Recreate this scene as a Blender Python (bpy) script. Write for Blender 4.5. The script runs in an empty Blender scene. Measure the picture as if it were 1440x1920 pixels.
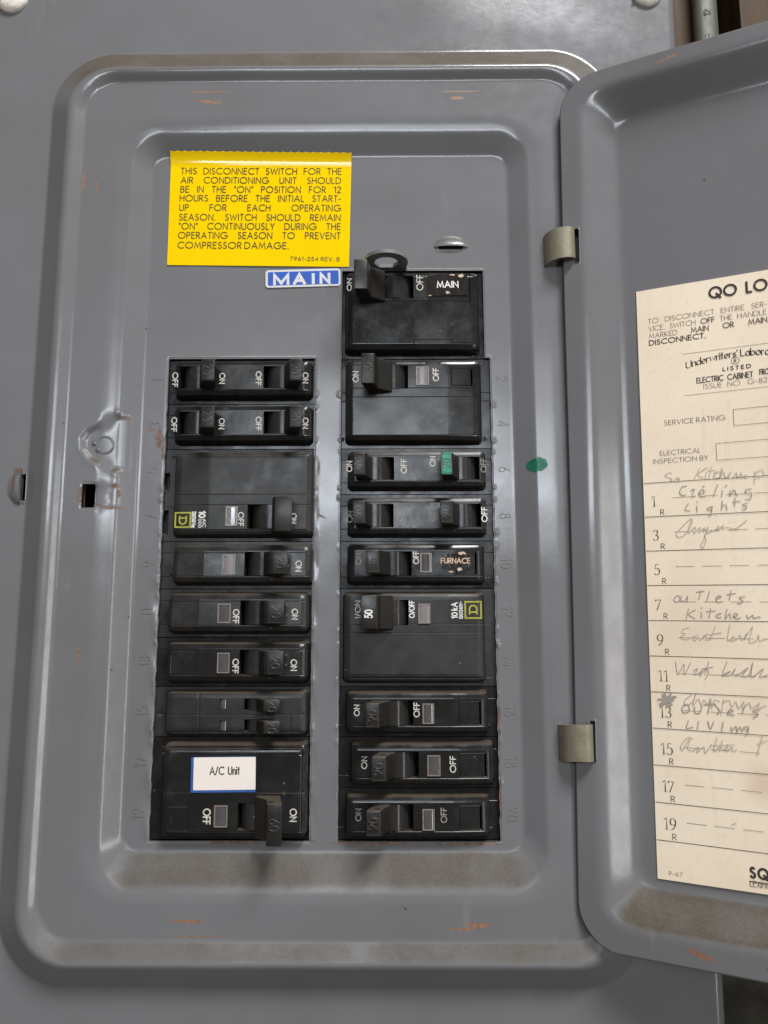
import bpy, bmesh, math, random
import numpy as np
from mathutils import Matrix, Vector
random.seed(7); rng = np.random.default_rng(7)
S = bpy.context.scene
C = S.collection
R90 = Matrix.Rotation(math.pi/2, 4, 'X')      # local (u right, v up, h towards the viewer) -> world
MM = 0.001

# ------------------------------------------------------------------ camera
def rotm(p, y, r):
    cx, sx, cy, sy, cr, sr = math.cos(p), math.sin(p), math.cos(y), math.sin(y), math.cos(r), math.sin(r)
    return np.array([[1,0,0],[0,cx,-sx],[0,sx,cx]]) @ np.array([[cy,0,sy],[0,1,0],[-sy,0,cy]]) @ np.array([[cr,-sr,0],[sr,cr,0],[0,0,1]])
CM = rotm(math.radians(8.48), math.radians(.48), math.radians(-.13)); CP = np.array([0, 80.3, 305.8]); FP = 1441.0
cam = bpy.data.objects.new('camera', bpy.data.cameras.new('camera')); C.objects.link(cam); S.camera = cam
m4 = Matrix([list(CM[i]) + [CP[i]*MM] for i in range(3)] + [[0,0,0,1]])
cam.matrix_world = R90 @ m4
cam.data.sensor_fit = 'VERTICAL'; cam.data.sensor_height = 24.0; cam.data.lens = 24.0*FP/1920
cam.data.clip_start = 0.01; cam.data.clip_end = 20

# ------------------------------------------------------------------ world and lamps
W = bpy.data.worlds.new('World'); S.world = W; W.use_nodes = True
bg = W.node_tree.nodes['Background']; bg.inputs[0].default_value = (0.66, 0.56, 0.47, 1); bg.inputs[1].default_value = 0.17
S.view_settings.view_transform = 'Standard'; S.view_settings.look = 'None'; S.view_settings.exposure = 0.07
def lamp(name, u, v, h, tu, tv, th, sx, sy, power, col):
    L = bpy.data.lights.new(name, 'AREA'); L.shape = 'RECTANGLE'; L.size = sx; L.size_y = sy; L.energy = power; L.color = col
    o = bpy.data.objects.new(name, L); C.objects.link(o)
    p = R90 @ Vector((u, v, h)); t = R90 @ Vector((tu, tv, th))
    o.location = p; o.rotation_euler = (t - p).to_track_quat('-Z', 'Y').to_euler()
    return o
lamp('window_light', 0.62, 1.98, 1.12, 0.0, .10, 0, 0.90, 0.50, 66.0, (0.98, 0.98, 0.99))
lamp('low_window_light', -0.07, 0.375, 1.40, 0, .1, 0, 0.70, 0.11, 4.2, (0.84, 0.92, 1.0))
lamp('high_window_light', -0.02, 0.53, 1.42, 0, .1, 0, 0.66, 0.20, 2.4, (0.88, 0.94, 1.0))
lamp('doorway_light', 0.95, -0.12, 1.25, 0, .0, 0, 0.13, 1.15, 4.8, (1.0, 0.96, 0.92))

# ------------------------------------------------------------------ pixel of the photograph -> point on a plane of the panel
def ray(px, py): return CM @ np.array([(px-720)/FP, (960-py)/FP, -1])
def at(px, py, h=0.0):
    d = ray(px, py); t = (h-CP[2])/d[2]; P = CP + t*d
    return float(P[0]), float(P[1])
DA = math.radians(25.4); SAG = math.radians(-.8); UH, HH = 70.1, 8.0; DR = 8.0
def dat(px, py, dr=DR):
    d = np.array([math.cos(DA), 0, math.sin(DA)]); n = np.array([-math.sin(DA), 0, math.cos(DA)])
    o = np.array([UH, 0, HH]) - n*dr; D = ray(px, py); t = np.dot(o-CP, n)/np.dot(D, n); P = CP + t*D
    s, v = float(np.dot(P-o, d)), float(P[1]-130); c, q = math.cos(-SAG), math.sin(-SAG)
    return c*s-q*v, q*s+c*v+130
DOORM = (Matrix.Translation((UH*MM, 0, HH*MM)) @ Matrix.Rotation(-DA, 4, 'Y') @ Matrix.Translation((0, .130, 0))
         @ Matrix.Rotation(SAG, 4, 'Z') @ Matrix.Translation((0, -.130, 0)))

# ------------------------------------------------------------------ materials
class NT:
    def __init__(s, name):
        s.m = bpy.data.materials.new(name); s.m.use_nodes = True; s.t = s.m.node_tree; s.b = s.t.nodes['Principled BSDF']
        s.co = s.n('ShaderNodeTexCoord').outputs['Object']
    def n(s, typ, **k):
        x = s.t.nodes.new(typ)
        for a, b in k.items(): setattr(x, a, b)
        return x
    def link(s, a, b): s.t.links.new(a, b)
    def val(s, sock, v):
        if isinstance(v, bpy.types.NodeSocket): s.link(v, sock)
        else: sock.default_value = v
    def noise(s, scale, detail=3, rough=.55, stretch=None, co=None):
        x = s.n('ShaderNodeTexNoise'); x.inputs['Scale'].default_value = scale; x.inputs['Detail'].default_value = detail
        x.inputs['Roughness'].default_value = rough; c = co or s.co
        if stretch:
            m = s.n('ShaderNodeMapping'); m.inputs['Scale'].default_value = stretch; s.link(c, m.inputs[0]); c = m.outputs[0]
        s.link(c, x.inputs['Vector']); return x.outputs['Fac']
    def math(s, op, a, b=0.0, c=None, clamp=False):
        x = s.n('ShaderNodeMath', operation=op, use_clamp=clamp); s.val(x.inputs[0], a); s.val(x.inputs[1], b)
        if c is not None: s.val(x.inputs[2], c)
        return x.outputs[0]
    def ramp(s, f, a, b, lo=0.0, hi=1.0):
        x = s.n('ShaderNodeMapRange'); x.interpolation_type = 'SMOOTHSTEP'; s.val(x.inputs[0], f)
        for i, q in enumerate((a, b, lo, hi)): x.inputs[1+i].default_value = q
        return x.outputs[0]
    def mix(s, f, a, b):
        x = s.n('ShaderNodeMix', data_type='RGBA'); s.val(x.inputs[0], f)
        s.val(x.inputs[6], a if isinstance(a, bpy.types.NodeSocket) else (*a, 1)); s.val(x.inputs[7], b if isinstance(b, bpy.types.NodeSocket) else (*b, 1))
        return x.outputs[2]
    def ell(s, u, v, ru, rv, ang=0, soft=1.0):       # a spot with an outline of its own
        a = s.n('ShaderNodeVectorMath', operation='SUBTRACT'); s.link(s.co, a.inputs[0]); a.inputs[1].default_value = (u*MM, v*MM, 0)
        m = s.n('ShaderNodeMapping'); m.vector_type = 'TEXTURE'; m.inputs['Rotation'].default_value = (0, 0, math.radians(ang))
        m.inputs['Scale'].default_value = (ru*MM, rv*MM, 1e3); s.link(a.outputs[0], m.inputs[0])
        l = s.n('ShaderNodeVectorMath', operation='LENGTH'); s.link(m.outputs[0], l.inputs[0])
        return s.math('SUBTRACT', 1.0, l.outputs['Value'])
    def bump(s, f, dist, strength=1.0, prev=None):
        x = s.n('ShaderNodeBump'); x.inputs['Distance'].default_value = dist; x.inputs['Strength'].default_value = strength
        s.link(f, x.inputs['Height'])
        if prev: s.link(prev, x.inputs['Normal'])
        s.link(x.outputs[0], s.b.inputs['Normal']); return x.outputs[0]
    def set(s, **k):
        names = dict(col='Base Color', rough='Roughness', metal='Metallic', spec='Specular IOR Level', coat='Coat Weight', coatr='Coat Roughness', ior='IOR', tr='Transmission Weight', sheen='Sheen Weight')
        for a, v in k.items():
            if a == 'col' and isinstance(v, tuple): v = (*v, 1)
            s.val(s.b.inputs[names[a]], v)
        return s

def updust(M, lo=.35, hi=.75):
    g = M.n('ShaderNodeNewGeometry'); sp = M.n('ShaderNodeSeparateXYZ'); M.link(g.outputs['Normal'], sp.inputs[0])
    z = M.math('ADD', sp.outputs['Z'], M.math('MULTIPLY', M.math('SUBTRACT', M.noise(50, 5, .7), .5), .16))
    d = M.ramp(z, lo, hi)
    n = M.noise(60, 4, .6); n2 = M.noise(900, 2, .6)
    k = M.ramp(n, .30, .65, .80, 1.0)
    return M.math('MULTIPLY', M.math('MULTIPLY', d, k), M.ramp(n2, .3, .6, .90, 1.0))

def paint(name, spots=(), brown=(), tint=(0.162, 0.164, 0.171), dust=True):
    M = NT(name)
    big = M.noise(9, 4, .6); fine = M.noise(140, 4, .65); grain = M.noise(1500, 2, .5)
    col = M.mix(M.ramp(big, .35, .68), tint, tuple(c*f for c, f in zip(tint, (.90, .885, .87))))
    col = M.mix(M.ramp(fine, .60, .80, 0, .25), col, (0.15, 0.145, 0.135))
    # tiny nicks and specks
    vo = M.n('ShaderNodeTexVoronoi'); vo.inputs['Scale'].default_value = 70; M.link(M.co, vo.inputs['Vector'])
    sp = M.math('LESS_THAN', vo.outputs['Distance'], 0.035)
    keep = M.math('GREATER_THAN', M.noise(40, 1, .5), .60)
    col = M.mix(M.math('MULTIPLY', M.math('MULTIPLY', sp, keep), .7), col, (0.045, 0.04, 0.035))
    # faint rubbed marks
    sc = M.noise(55, 5, .7, (1, .22, 1)); col = M.mix(M.ramp(sc, .62, .78, 0, .26), col, (0.30, 0.295, 0.29))
    rough = M.math('ADD', M.ramp(fine, .3, .75, .155, .205), M.ramp(M.noise(17, 4, .65), .42, .7, 0, .02))
    if dust:
        dm = updust(M, .10, .46); dm = M.math('MULTIPLY', dm, .86)
        dcol = M.mix(M.ramp(M.noise(1300, 3, .7), .40, .72), (0.068, 0.051, 0.031), (0.098, 0.074, 0.046))
        col = M.mix(dm, col, dcol); rough = M.math('ADD', rough, M.math('MULTIPLY', dm, .45), clamp=True)
    def put(col, lst, c1, c2, nscale):
        nz = M.noise(nscale, 4, .7); m = None
        for e in lst:
            x = M.ell(*e[:4], e[4] if len(e) > 4 else 0); m = x if m is None else M.math('MAXIMUM', m, x)
        f = M.ramp(M.math('ADD', m, M.math('MULTIPLY', M.math('SUBTRACT', nz, .55), 1.9)), .05, .40)
        f = M.math('MULTIPLY', M.math('MULTIPLY', f, .82), M.ramp(m, 0.0, .35))
        return M.mix(f, col, M.mix(M.ramp(M.noise(nscale*.7, 2, .5), .4, .6), c1, c2)), f
    if spots:
        col, f = put(col, spots, (0.31, 0.125, 0.048), (0.19, 0.095, 0.055), 1100); rough = M.math('MAXIMUM', rough, M.math('MULTIPLY', f, .7))
    if brown:
        col, f = put(col, brown, (0.10, 0.055, 0.037), (0.17, 0.105, 0.07), 600); rough = M.math('MAXIMUM', rough, M.math('MULTIPLY', f, .7))
    M.set(col=col, rough=rough, spec=M.math('SUBTRACT', .5, M.math('MULTIPLY', dm, .45)) if dust else .5)
    p = M.bump(M.noise(420, 3, .6), .00003, .55)
    M.bump(M.noise(16, 1, .4), .0003, .08, p)
    return M.m

def plastic(name, c=(0.013, 0.0125, 0.012), r0=.13, r1=.27, dust=True, mark=.35):
    M = NT(name)
    a = M.noise(120, 5, .65); b = M.noise(260, 4, .7, (1, .12, 1))
    col = M.mix(M.ramp(a, .45, .75, 0, .6), c, tuple(x*1.5+.002 for x in c))
    col = M.mix(M.ramp(b, .69, .78, 0, mark), col, (0.09, 0.085, 0.08))
    vo = M.n('ShaderNodeTexVoronoi'); vo.inputs['Scale'].default_value = 190; M.link(M.co, vo.inputs['Vector'])
    spk = M.math('MULTIPLY', M.math('LESS_THAN', vo.outputs['Distance'], .085), M.math('GREATER_THAN', M.noise(75, 2, .5), .58))
    col = M.mix(M.math('MULTIPLY', spk, .55), col, (0.16, 0.14, 0.12))
    film = M.ramp(M.noise(38, 4, .7), .50, .78, 0, .26); col = M.mix(film, col, (0.034, 0.031, 0.027))
    rough = M.math('ADD', M.ramp(a, .3, .7, r0, r1), M.math('MULTIPLY', film, .35))
    if dust:
        dm = M.math('MULTIPLY', updust(M, .45, .9), .85); col = M.mix(dm, col, (0.075, 0.058, 0.040)); rough = M.math('ADD', rough, M.math('MULTIPLY', dm, .4), clamp=True)
    M.set(col=col, rough=rough, spec=.36)
    p = M.bump(M.noise(1600, 2, .6), .00002, .2); M.bump(M.noise(100, 2, .5), .0004, .22, p)
    return M.m

def simple(name, c, rough=.5, metal=0., spec=.5, var=.25, nscale=300, bump=0., c2=None):
    M = NT(name); n = M.noise(nscale, 4, .6)
    col = M.mix(M.ramp(n, .35, .7), c, c2 or tuple(x*(1-var) for x in c))
    M.set(col=col, rough=M.ramp(n, .3, .7, rough*.85, min(1, rough*1.15)), metal=metal, spec=spec)
    if bump: M.bump(n, bump)
    return M.m

# rust and stains: (u, v, ru, rv, angle), measured on the photograph
def sp(px, py, ru, rv, h=5.5, ang=0):
    u, v = at(px, py, h); return (u, v, ru, rv, ang)
rust = [sp(384,190,5,1.0), sp(400,192,6,.8), sp(390,172,15,.5), sp(857,183,4,1.1), sp(862,171,12,.45), sp(158,340,1.0,6), sp(182,349,.8,3.2),
        sp(146,1226,.6,5.5), sp(895,1735,6,1.3), sp(868,1742,8,.6), sp(352,1728,9,.8), sp(365,1756,14,.35), sp(1062,1375,1.5,2.5), sp(1105,1160,.5,4),
        sp(1214,-18,8.6,8.6,0)]
brownish = [sp(298,822,2.2,6,0), sp(306,845,1.0,8,0), sp(285,806,3,.8,0), sp(150,928,1.4,5.2), sp(176,915,.9,4), sp(182,946,2.4,.9), sp(216,910,2.6,1.4), sp(220,924,1.0,3),
            sp(205,951,7,1.2), sp(603,968,3,.7,0,-25), sp(34,882,2.5,1.3,0), sp(28,905,1.2,5,0), sp(40,944,2,1,0), sp(440,1580,18,.8,0), sp(700,1581,26,.8,0), sp(880,1582,20,.8,0), sp(938,1500,.8,14,0), sp(936,1350,.7,10,0),
            sp(735,1581,10,.9,0), sp(235,780,2,1.2), sp(300,1500,.6,10,0)]
M_paint = paint('grey_enamel_paint', rust, brownish)
def dsp(px, py, ru, rv, dr=0, ang=0):
    u, v = dat(px, py, dr); return (u, v, ru, rv, ang)
M_door = paint('grey_enamel_door', [dsp(1258,106,3.2,1.0,0,12), dsp(1243,113,4,.6,0,12), dsp(1308,1789,4.5,1.6,0,-14), dsp(1326,1795,4,.9,0,-14)],
               [dsp(1101,1375,1.3,5.5,0)])
M_zinc = simple('dull_zinc', (0.235, 0.212, 0.150), .46, .35, .5, .3, 260, .0002, (0.20, 0.182, 0.13))
M_ring = simple('grey_zinc_tab', (0.20, 0.20, 0.207), .38, .15, .5, .25, 600, .0001)
M_screw = simple('pale_nickel', (0.78, 0.74, 0.66), .42, .0, .5, .25, 500, .0002, (0.66, 0.61, 0.52))
M_dark = simple('black_interior', (0.004, 0.004, 0.004), .9)
M_box = simple('cabinet_steel', (0.05, 0.05, 0.052), .6)
M_pl = [plastic('black_bakelite', (0.0125, 0.0125, 0.0125)), plastic('black_bakelite_worn', (0.017, 0.0165, 0.016), .20, .36), plastic('black_plastic_new', (0.020, 0.0195, 0.019), .30, .45, True, .12)]
M_handle = plastic('handle_plastic', (0.017, 0.0155, 0.0135), .26, .42, True, .3)
M_barrel = plastic('barrel_plastic', (0.022, 0.021, 0.020), .16, .28, False, .5)
M_relief = simple('handle_relief', (0.034, 0.030, 0.027), .45)
M_cream = simple('cream_print', (0.62, 0.59, 0.52), .6, 0, .3, .35, 900, 0, (0.40, 0.38, 0.33))
M_faded = simple('faded_print', (0.27, 0.26, 0.24), .6, 0, .3, .5, 1200)
M_whitep = simple('white_print', (0.74, 0.73, 0.70), .5, 0, .3, .12, 900)
M_yel = simple('yellow_logo_print', (0.36, 0.36, 0.045), .55, 0, .3, .15, 800)
M_pane = simple('indicator_pane', (0.085, 0.078, 0.080), .10, 0, .9, .18, 500, 0)
M_panel = simple('indicator_pane_pale', (0.22, 0.20, 0.205), .13, 0, .9, .12, 500, 0)
M_pframe = simple('indicator_frame', (0.24, 0.20, 0.165), .28, 0, .6, .3, 700)
M_green = simple('green_paint_dab', (0.004, 0.27, 0.145), .38, 0, .5, .35, 500, .0003)
M_gmark = simple('green_marker', (0.005, 0.125, 0.072), .45, 0, .4, .25, 400)
M_sticker = simple('yellow_vinyl', (0.86, 0.575, 0.0), .09, 0, .5, .04, 60)
M_ink = simple('black_ink', (0.075, 0.058, 0.012), .5, 0, .3, .15, 500)
M_ink2 = simple('printed_ink_brown', (0.050, 0.040, 0.036), .7, 0, .2, .2, 500)
M_ink3 = simple('light_printed_ink', (0.16, 0.125, 0.105), .7, 0, .2, .25, 900)
M_pencil = simple('pencil_grey', (0.40, 0.35, 0.295), .6, 0, .3, .25, 1500)
M_pencil2 = simple('pencil_soft', (0.53, 0.455, 0.37), .6, 0, .3, .22, 1500)
M_blue = simple('blue_foil', (0.035, 0.12, 0.52), .28, .15, .5, .25, 900)
M_foil = simple('white_foil', (0.74, 0.73, 0.74), .25, .2, .5, .12, 700)
M_blue2 = simple('blue_label_border', (0.03, 0.10, 0.36), .4)
M_white = simple('white_label_paper', (0.80, 0.73, 0.66), .45, 0, .4, .03, 60)
M_tape = simple('black_embossing_tape', (0.018, 0.013, 0.012), .18, 0, .5, .2, 200, .00006)
M_tan = simple('tape_residue', (0.55, 0.42, 0.30), .5)
def paper():
    M = NT('aged_card'); a = M.noise(14, 4, .6); b = M.noise(450, 4, .75); c = M.noise(2200, 3, .7)
    col = M.mix(M.ramp(a, .35, .7), (0.86, 0.735, 0.575), (0.80, 0.665, 0.50)); col = M.mix(M.ramp(b, .5, .75, 0, .4), col, (0.66, 0.54, 0.40))
    col = M.mix(M.ramp(c, .62, .75, 0, .3), col, (0.48, 0.37, 0.26))
    sx = M.ell(*dat(1430, 1470), 9, 10)
    col = M.mix(M.ramp(sx, 0, 1, 0, .6), col, (0.60, 0.43, 0.29))
    f1 = M.ell(*dat(1300, 1180), 30, 42); st = M.ramp(M.math('ADD', f1, M.math('MULTIPLY', M.math('SUBTRACT', M.noise(26, 4, .7), .5), 2.2)), .2, .9, 0, .22); col = M.mix(st, col, (0.60, 0.47, 0.34))
    w = M.noise(30, 4, .6, (6, .35, 1)); col = M.mix(M.ramp(w, .60, .70, 0, .18), col, (0.55, 0.44, 0.32))
    M.set(col=col, rough=.72, spec=.3); q = M.bump(c, .00003, .6); M.bump(M.noise(14, 3, .5), .0016, .5, q); return M.m
M_card = paper()
def wood(name, c1, c2):
    M = NT(name); n = M.noise(60, 5, .6, (1, .08, 1)); n2 = M.noise(420, 3, .6, (1, .04, 1))
    col = M.mix(M.ramp(n, .35, .65), c1, c2); col = M.mix(M.ramp(n2, .5, .7, 0, .5), col, tuple(x*.5 for x in c1))
    M.set(col=col, rough=.7, spec=.3); M.bump(n2, .0003, .5); return M.m
M_wood = wood('weathered_pine', (0.062, 0.035, 0.016), (0.100, 0.064, 0.032)); M_wood2 = wood('brown_plywood', (0.035, 0.018, 0.007), (0.070, 0.036, 0.013)); M_wood3 = wood('dark_gap_timber', (0.014, 0.010, 0.007), (0.022, 0.015, 0.010))
M_cable = simple('cable_jacket', (0.085, 0.085, 0.062), .5, 0, .4, .2, 150)
M_cink = simple('cable_ink', (0.012, 0.012, 0.010), .6)
M_wall = simple('dark_sooty_wall', (0.030, 0.028, 0.020), .9, 0, .2, .5, 45, .002, (0.016, 0.015, 0.011))

# ------------------------------------------------------------------ object helpers
def tag(o, label=None, cat=None, group=None, kind=None):
    if label: o['label'] = label
    if cat: o['category'] = cat
    if group: o['group'] = group
    if kind: o['kind'] = kind
    return o
def link(o, parent=None, loc=None):
    C.objects.link(o)
    if parent is not None: o.parent = parent
    else:
        mw = R90.copy()
        if loc is not None: mw = R90 @ Matrix.Translation(Vector(loc)*MM)
        o.matrix_world = mw
    return o
def empty(name, loc):
    return link(bpy.data.objects.new(name, None), None, loc)
def mesh(name, V, F, mats, parent=None, off=(0,0,0), smooth=None, loc=None, mi=None):
    me = bpy.data.meshes.new(name)
    V = (np.asarray(V, float) - np.asarray(off, float))*MM
    me.from_pydata(V.tolist(), [], [tuple(int(i) for i in f) for f in F])
    for m in (mats if isinstance(mats, (list, tuple)) else [mats]): me.materials.append(m)
    if mi is not None: me.polygons.foreach_set('material_index', mi)
    if smooth is not None:
        me.polygons.foreach_set('use_smooth', [True]*len(me.polygons))
        if smooth < 180: me.set_sharp_from_angle(angle=math.radians(smooth))
    me.update()
    o = bpy.data.objects.new(name, me); return link(o, parent, loc)
def smoothstep(a, b, x):
    t = np.clip((x-a)/(b-a), 0, 1); return t*t*(3-2*t)
def sdbox(x, y, x0, x1, y0, y1, r):
    qx = np.abs(x-(x0+x1)/2) - (x1-x0)/2 + r; qy = np.abs(y-(y0+y1)/2) - (y1-y0)/2 + r
    return np.hypot(np.maximum(qx, 0), np.maximum(qy, 0)) + np.minimum(np.maximum(qx, qy), 0) - r
def lines(a, b, step, keys=(), fine=()):
    """grid lines from a to b: regular spacing between key lines, finer spacing inside the `fine` spans"""
    ks = sorted({round(k, 4) for k in list(keys)+[a, b]+[q for f in fine for q in f[:2]] if a-1e-6 <= k <= b+1e-6})
    out = [ks[0]]
    for k in ks[1:]:
        if k-out[-1] < .02: continue
        st = step
        for f0, f1, fs in fine:
            if f0-1e-6 <= (k+out[-1])/2 <= f1+1e-6: st = min(st, fs)
        n = max(1, int(round((k-out[-1])/st))); p = out[-1]
        out += [p+(k-p)*i/n for i in range(1, n+1)]
    return np.array(out)
def field(name, xl, yl, hf, mat, parent, holes=(), border=None, off=(0,0,0), smooth=40, warp=None, loc=None, post=None, H=None):
    """height field over grid lines; holes=(x0,x1,y0,y1,depth) get real walls, the outer border a skirt"""
    X, Y = np.meshgrid(xl, yl)
    if warp: X, Y = warp(X, Y)
    if H is None: H = hf(X, Y)
    if post: H = post(H)
    ny, nx = X.shape; V = np.stack([X, Y, H], -1).reshape(-1, 3)
    cx = (xl[:-1]+xl[1:])/2; cy = (yl[:-1]+yl[1:])/2; keep = np.ones((ny-1, nx-1), bool); dep = np.zeros((ny-1, nx-1))
    for x0, x1, y0, y1, d in holes:
        mm = (cy[:, None] > y0) & (cy[:, None] < y1) & (cx[None] > x0) & (cx[None] < x1); keep &= ~mm; dep[mm] = d
    idx = np.arange(ny*nx).reshape(ny, nx)
    j, i = np.nonzero(keep); quads = np.stack([idx[j, i], idx[j, i+1], idx[j+1, i+1], idx[j+1, i]], -1)
    V2 = []; F2 = []; base = len(V); cache = {}
    def low(k, d):
        key = (int(k), d)
        if key not in cache:
            p = V[k]; cache[key] = base+len(V2); V2.append((p[0], p[1], d if d < 0 and border_abs else p[2]-abs(d)))
        return cache[key]
    border_abs = True
    hj, hi = np.nonzero(~keep)
    for a, b in zip(hj, hi):
        d = dep[a, b]
        for (da, db, k0, k1) in ((0, -1, (a, b), (a+1, b)), (0, 1, (a+1, b+1), (a, b+1)), (-1, 0, (a, b+1), (a, b)), (1, 0, (a+1, b), (a+1, b+1))):
            na, nb = a+da, b+db
            if 0 <= na < ny-1 and 0 <= nb < nx-1 and keep[na, nb]:
                p, q = idx[k0], idx[k1]; F2.append((p, q, low(q, d), low(p, d)))
    if border is not None:
        ring = [idx[0, i] for i in range(nx)] + [idx[j, nx-1] for j in range(1, ny)] + [idx[ny-1, i] for i in range(nx-2, -1, -1)] + [idx[j, 0] for j in range(ny-2, 0, -1)]
        for a in range(len(ring)):
            p, q = ring[a], ring[(a+1) % len(ring)]; F2.append((q, p, low(p, border), low(q, border)))
    V = np.vstack([V, np.array(V2).reshape(-1, 3)]) if V2 else V
    V = (V-np.asarray(off, float))*MM
    me = bpy.data.meshes.new(name); nq = len(quads)+len(F2)
    allf = np.vstack([quads, np.array(F2, int).reshape(-1, 4)]) if F2 else quads
    me.vertices.add(len(V)); me.vertices.foreach_set('co', V.astype(np.float32).ravel())
    me.loops.add(nq*4); me.loops.foreach_set('vertex_index', allf.astype(np.int32).ravel())
    me.polygons.add(nq); me.polygons.foreach_set('loop_start', (np.arange(nq)*4).astype(np.int32))
    me.update(calc_edges=True); me.polygons.foreach_set('use_smooth', np.ones(nq, bool)); me.materials.append(mat)
    if smooth < 180: me.set_sharp_from_angle(angle=math.radians(smooth))
    me.validate(); me.update()
    return link(bpy.data.objects.new(name, me), parent, loc)
def bevbox(name, x0, x1, y0, y1, z0, z1, mat, parent=None, off=(0,0,0), bev=.2, rot=0, loc=None, seg=2):
    bm = bmesh.new(); bmesh.ops.create_cube(bm, size=1)
    for v in bm.verts: v.co = Vector(((x0+x1)/2+v.co.x*(x1-x0), (y0+y1)/2+v.co.y*(y1-y0), (z0+z1)/2+v.co.z*(z1-z0)))
    if bev: bmesh.ops.bevel(bm, geom=bm.edges[:], offset=bev, segments=seg, affect='EDGES', profile=.6)
    if rot:
        c = Vector(((x0+x1)/2, (y0+y1)/2, 0)); bmesh.ops.rotate(bm, verts=bm.verts[:], cent=c, matrix=Matrix.Rotation(math.radians(rot), 3, 'Z'))
    V = [tuple(v.co) for v in bm.verts]; F = [[v.index for v in f.verts] for f in bm.faces]; bm.free()
    return mesh(name, V, F, mat, parent, off, 35, loc)
def prism(name, prof, y0, y1, mat, parent, off=(0,0,0), bev=.35, taper=0., hT=None, loc=None):
    """profile [(x,h)...] extruded along y; taper narrows it towards the tip"""
    bm = bmesh.new(); a = [bm.verts.new((p[0], y0, p[1])) for p in prof]; b = [bm.verts.new((p[0], y1, p[1])) for p in prof]; n = len(prof)
    bm.faces.new(a); bm.faces.new(b[::-1])
    for i in range(n): bm.faces.new((a[i], b[i], b[(i+1) % n], a[(i+1) % n]))
    bmesh.ops.recalc_face_normals(bm, faces=bm.faces[:])
    if bev: bmesh.ops.bevel(bm, geom=bm.edges[:], offset=bev, segments=3, affect='EDGES', profile=.5)
    if taper:
        hs = [v.co.z for v in bm.verts]; lo, hi = min(hs), max(hs); c = (y0+y1)/2
        for v in bm.verts:
            v.co.y = c+(v.co.y-c)*(1-taper*(v.co.z-lo)/(hi-lo))
    V = [tuple(v.co) for v in bm.verts]; F = [[v.index for v in f.verts] for f in bm.faces]; bm.free()
    return mesh(name, V, F, mat, parent, off, 35, loc)

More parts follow.
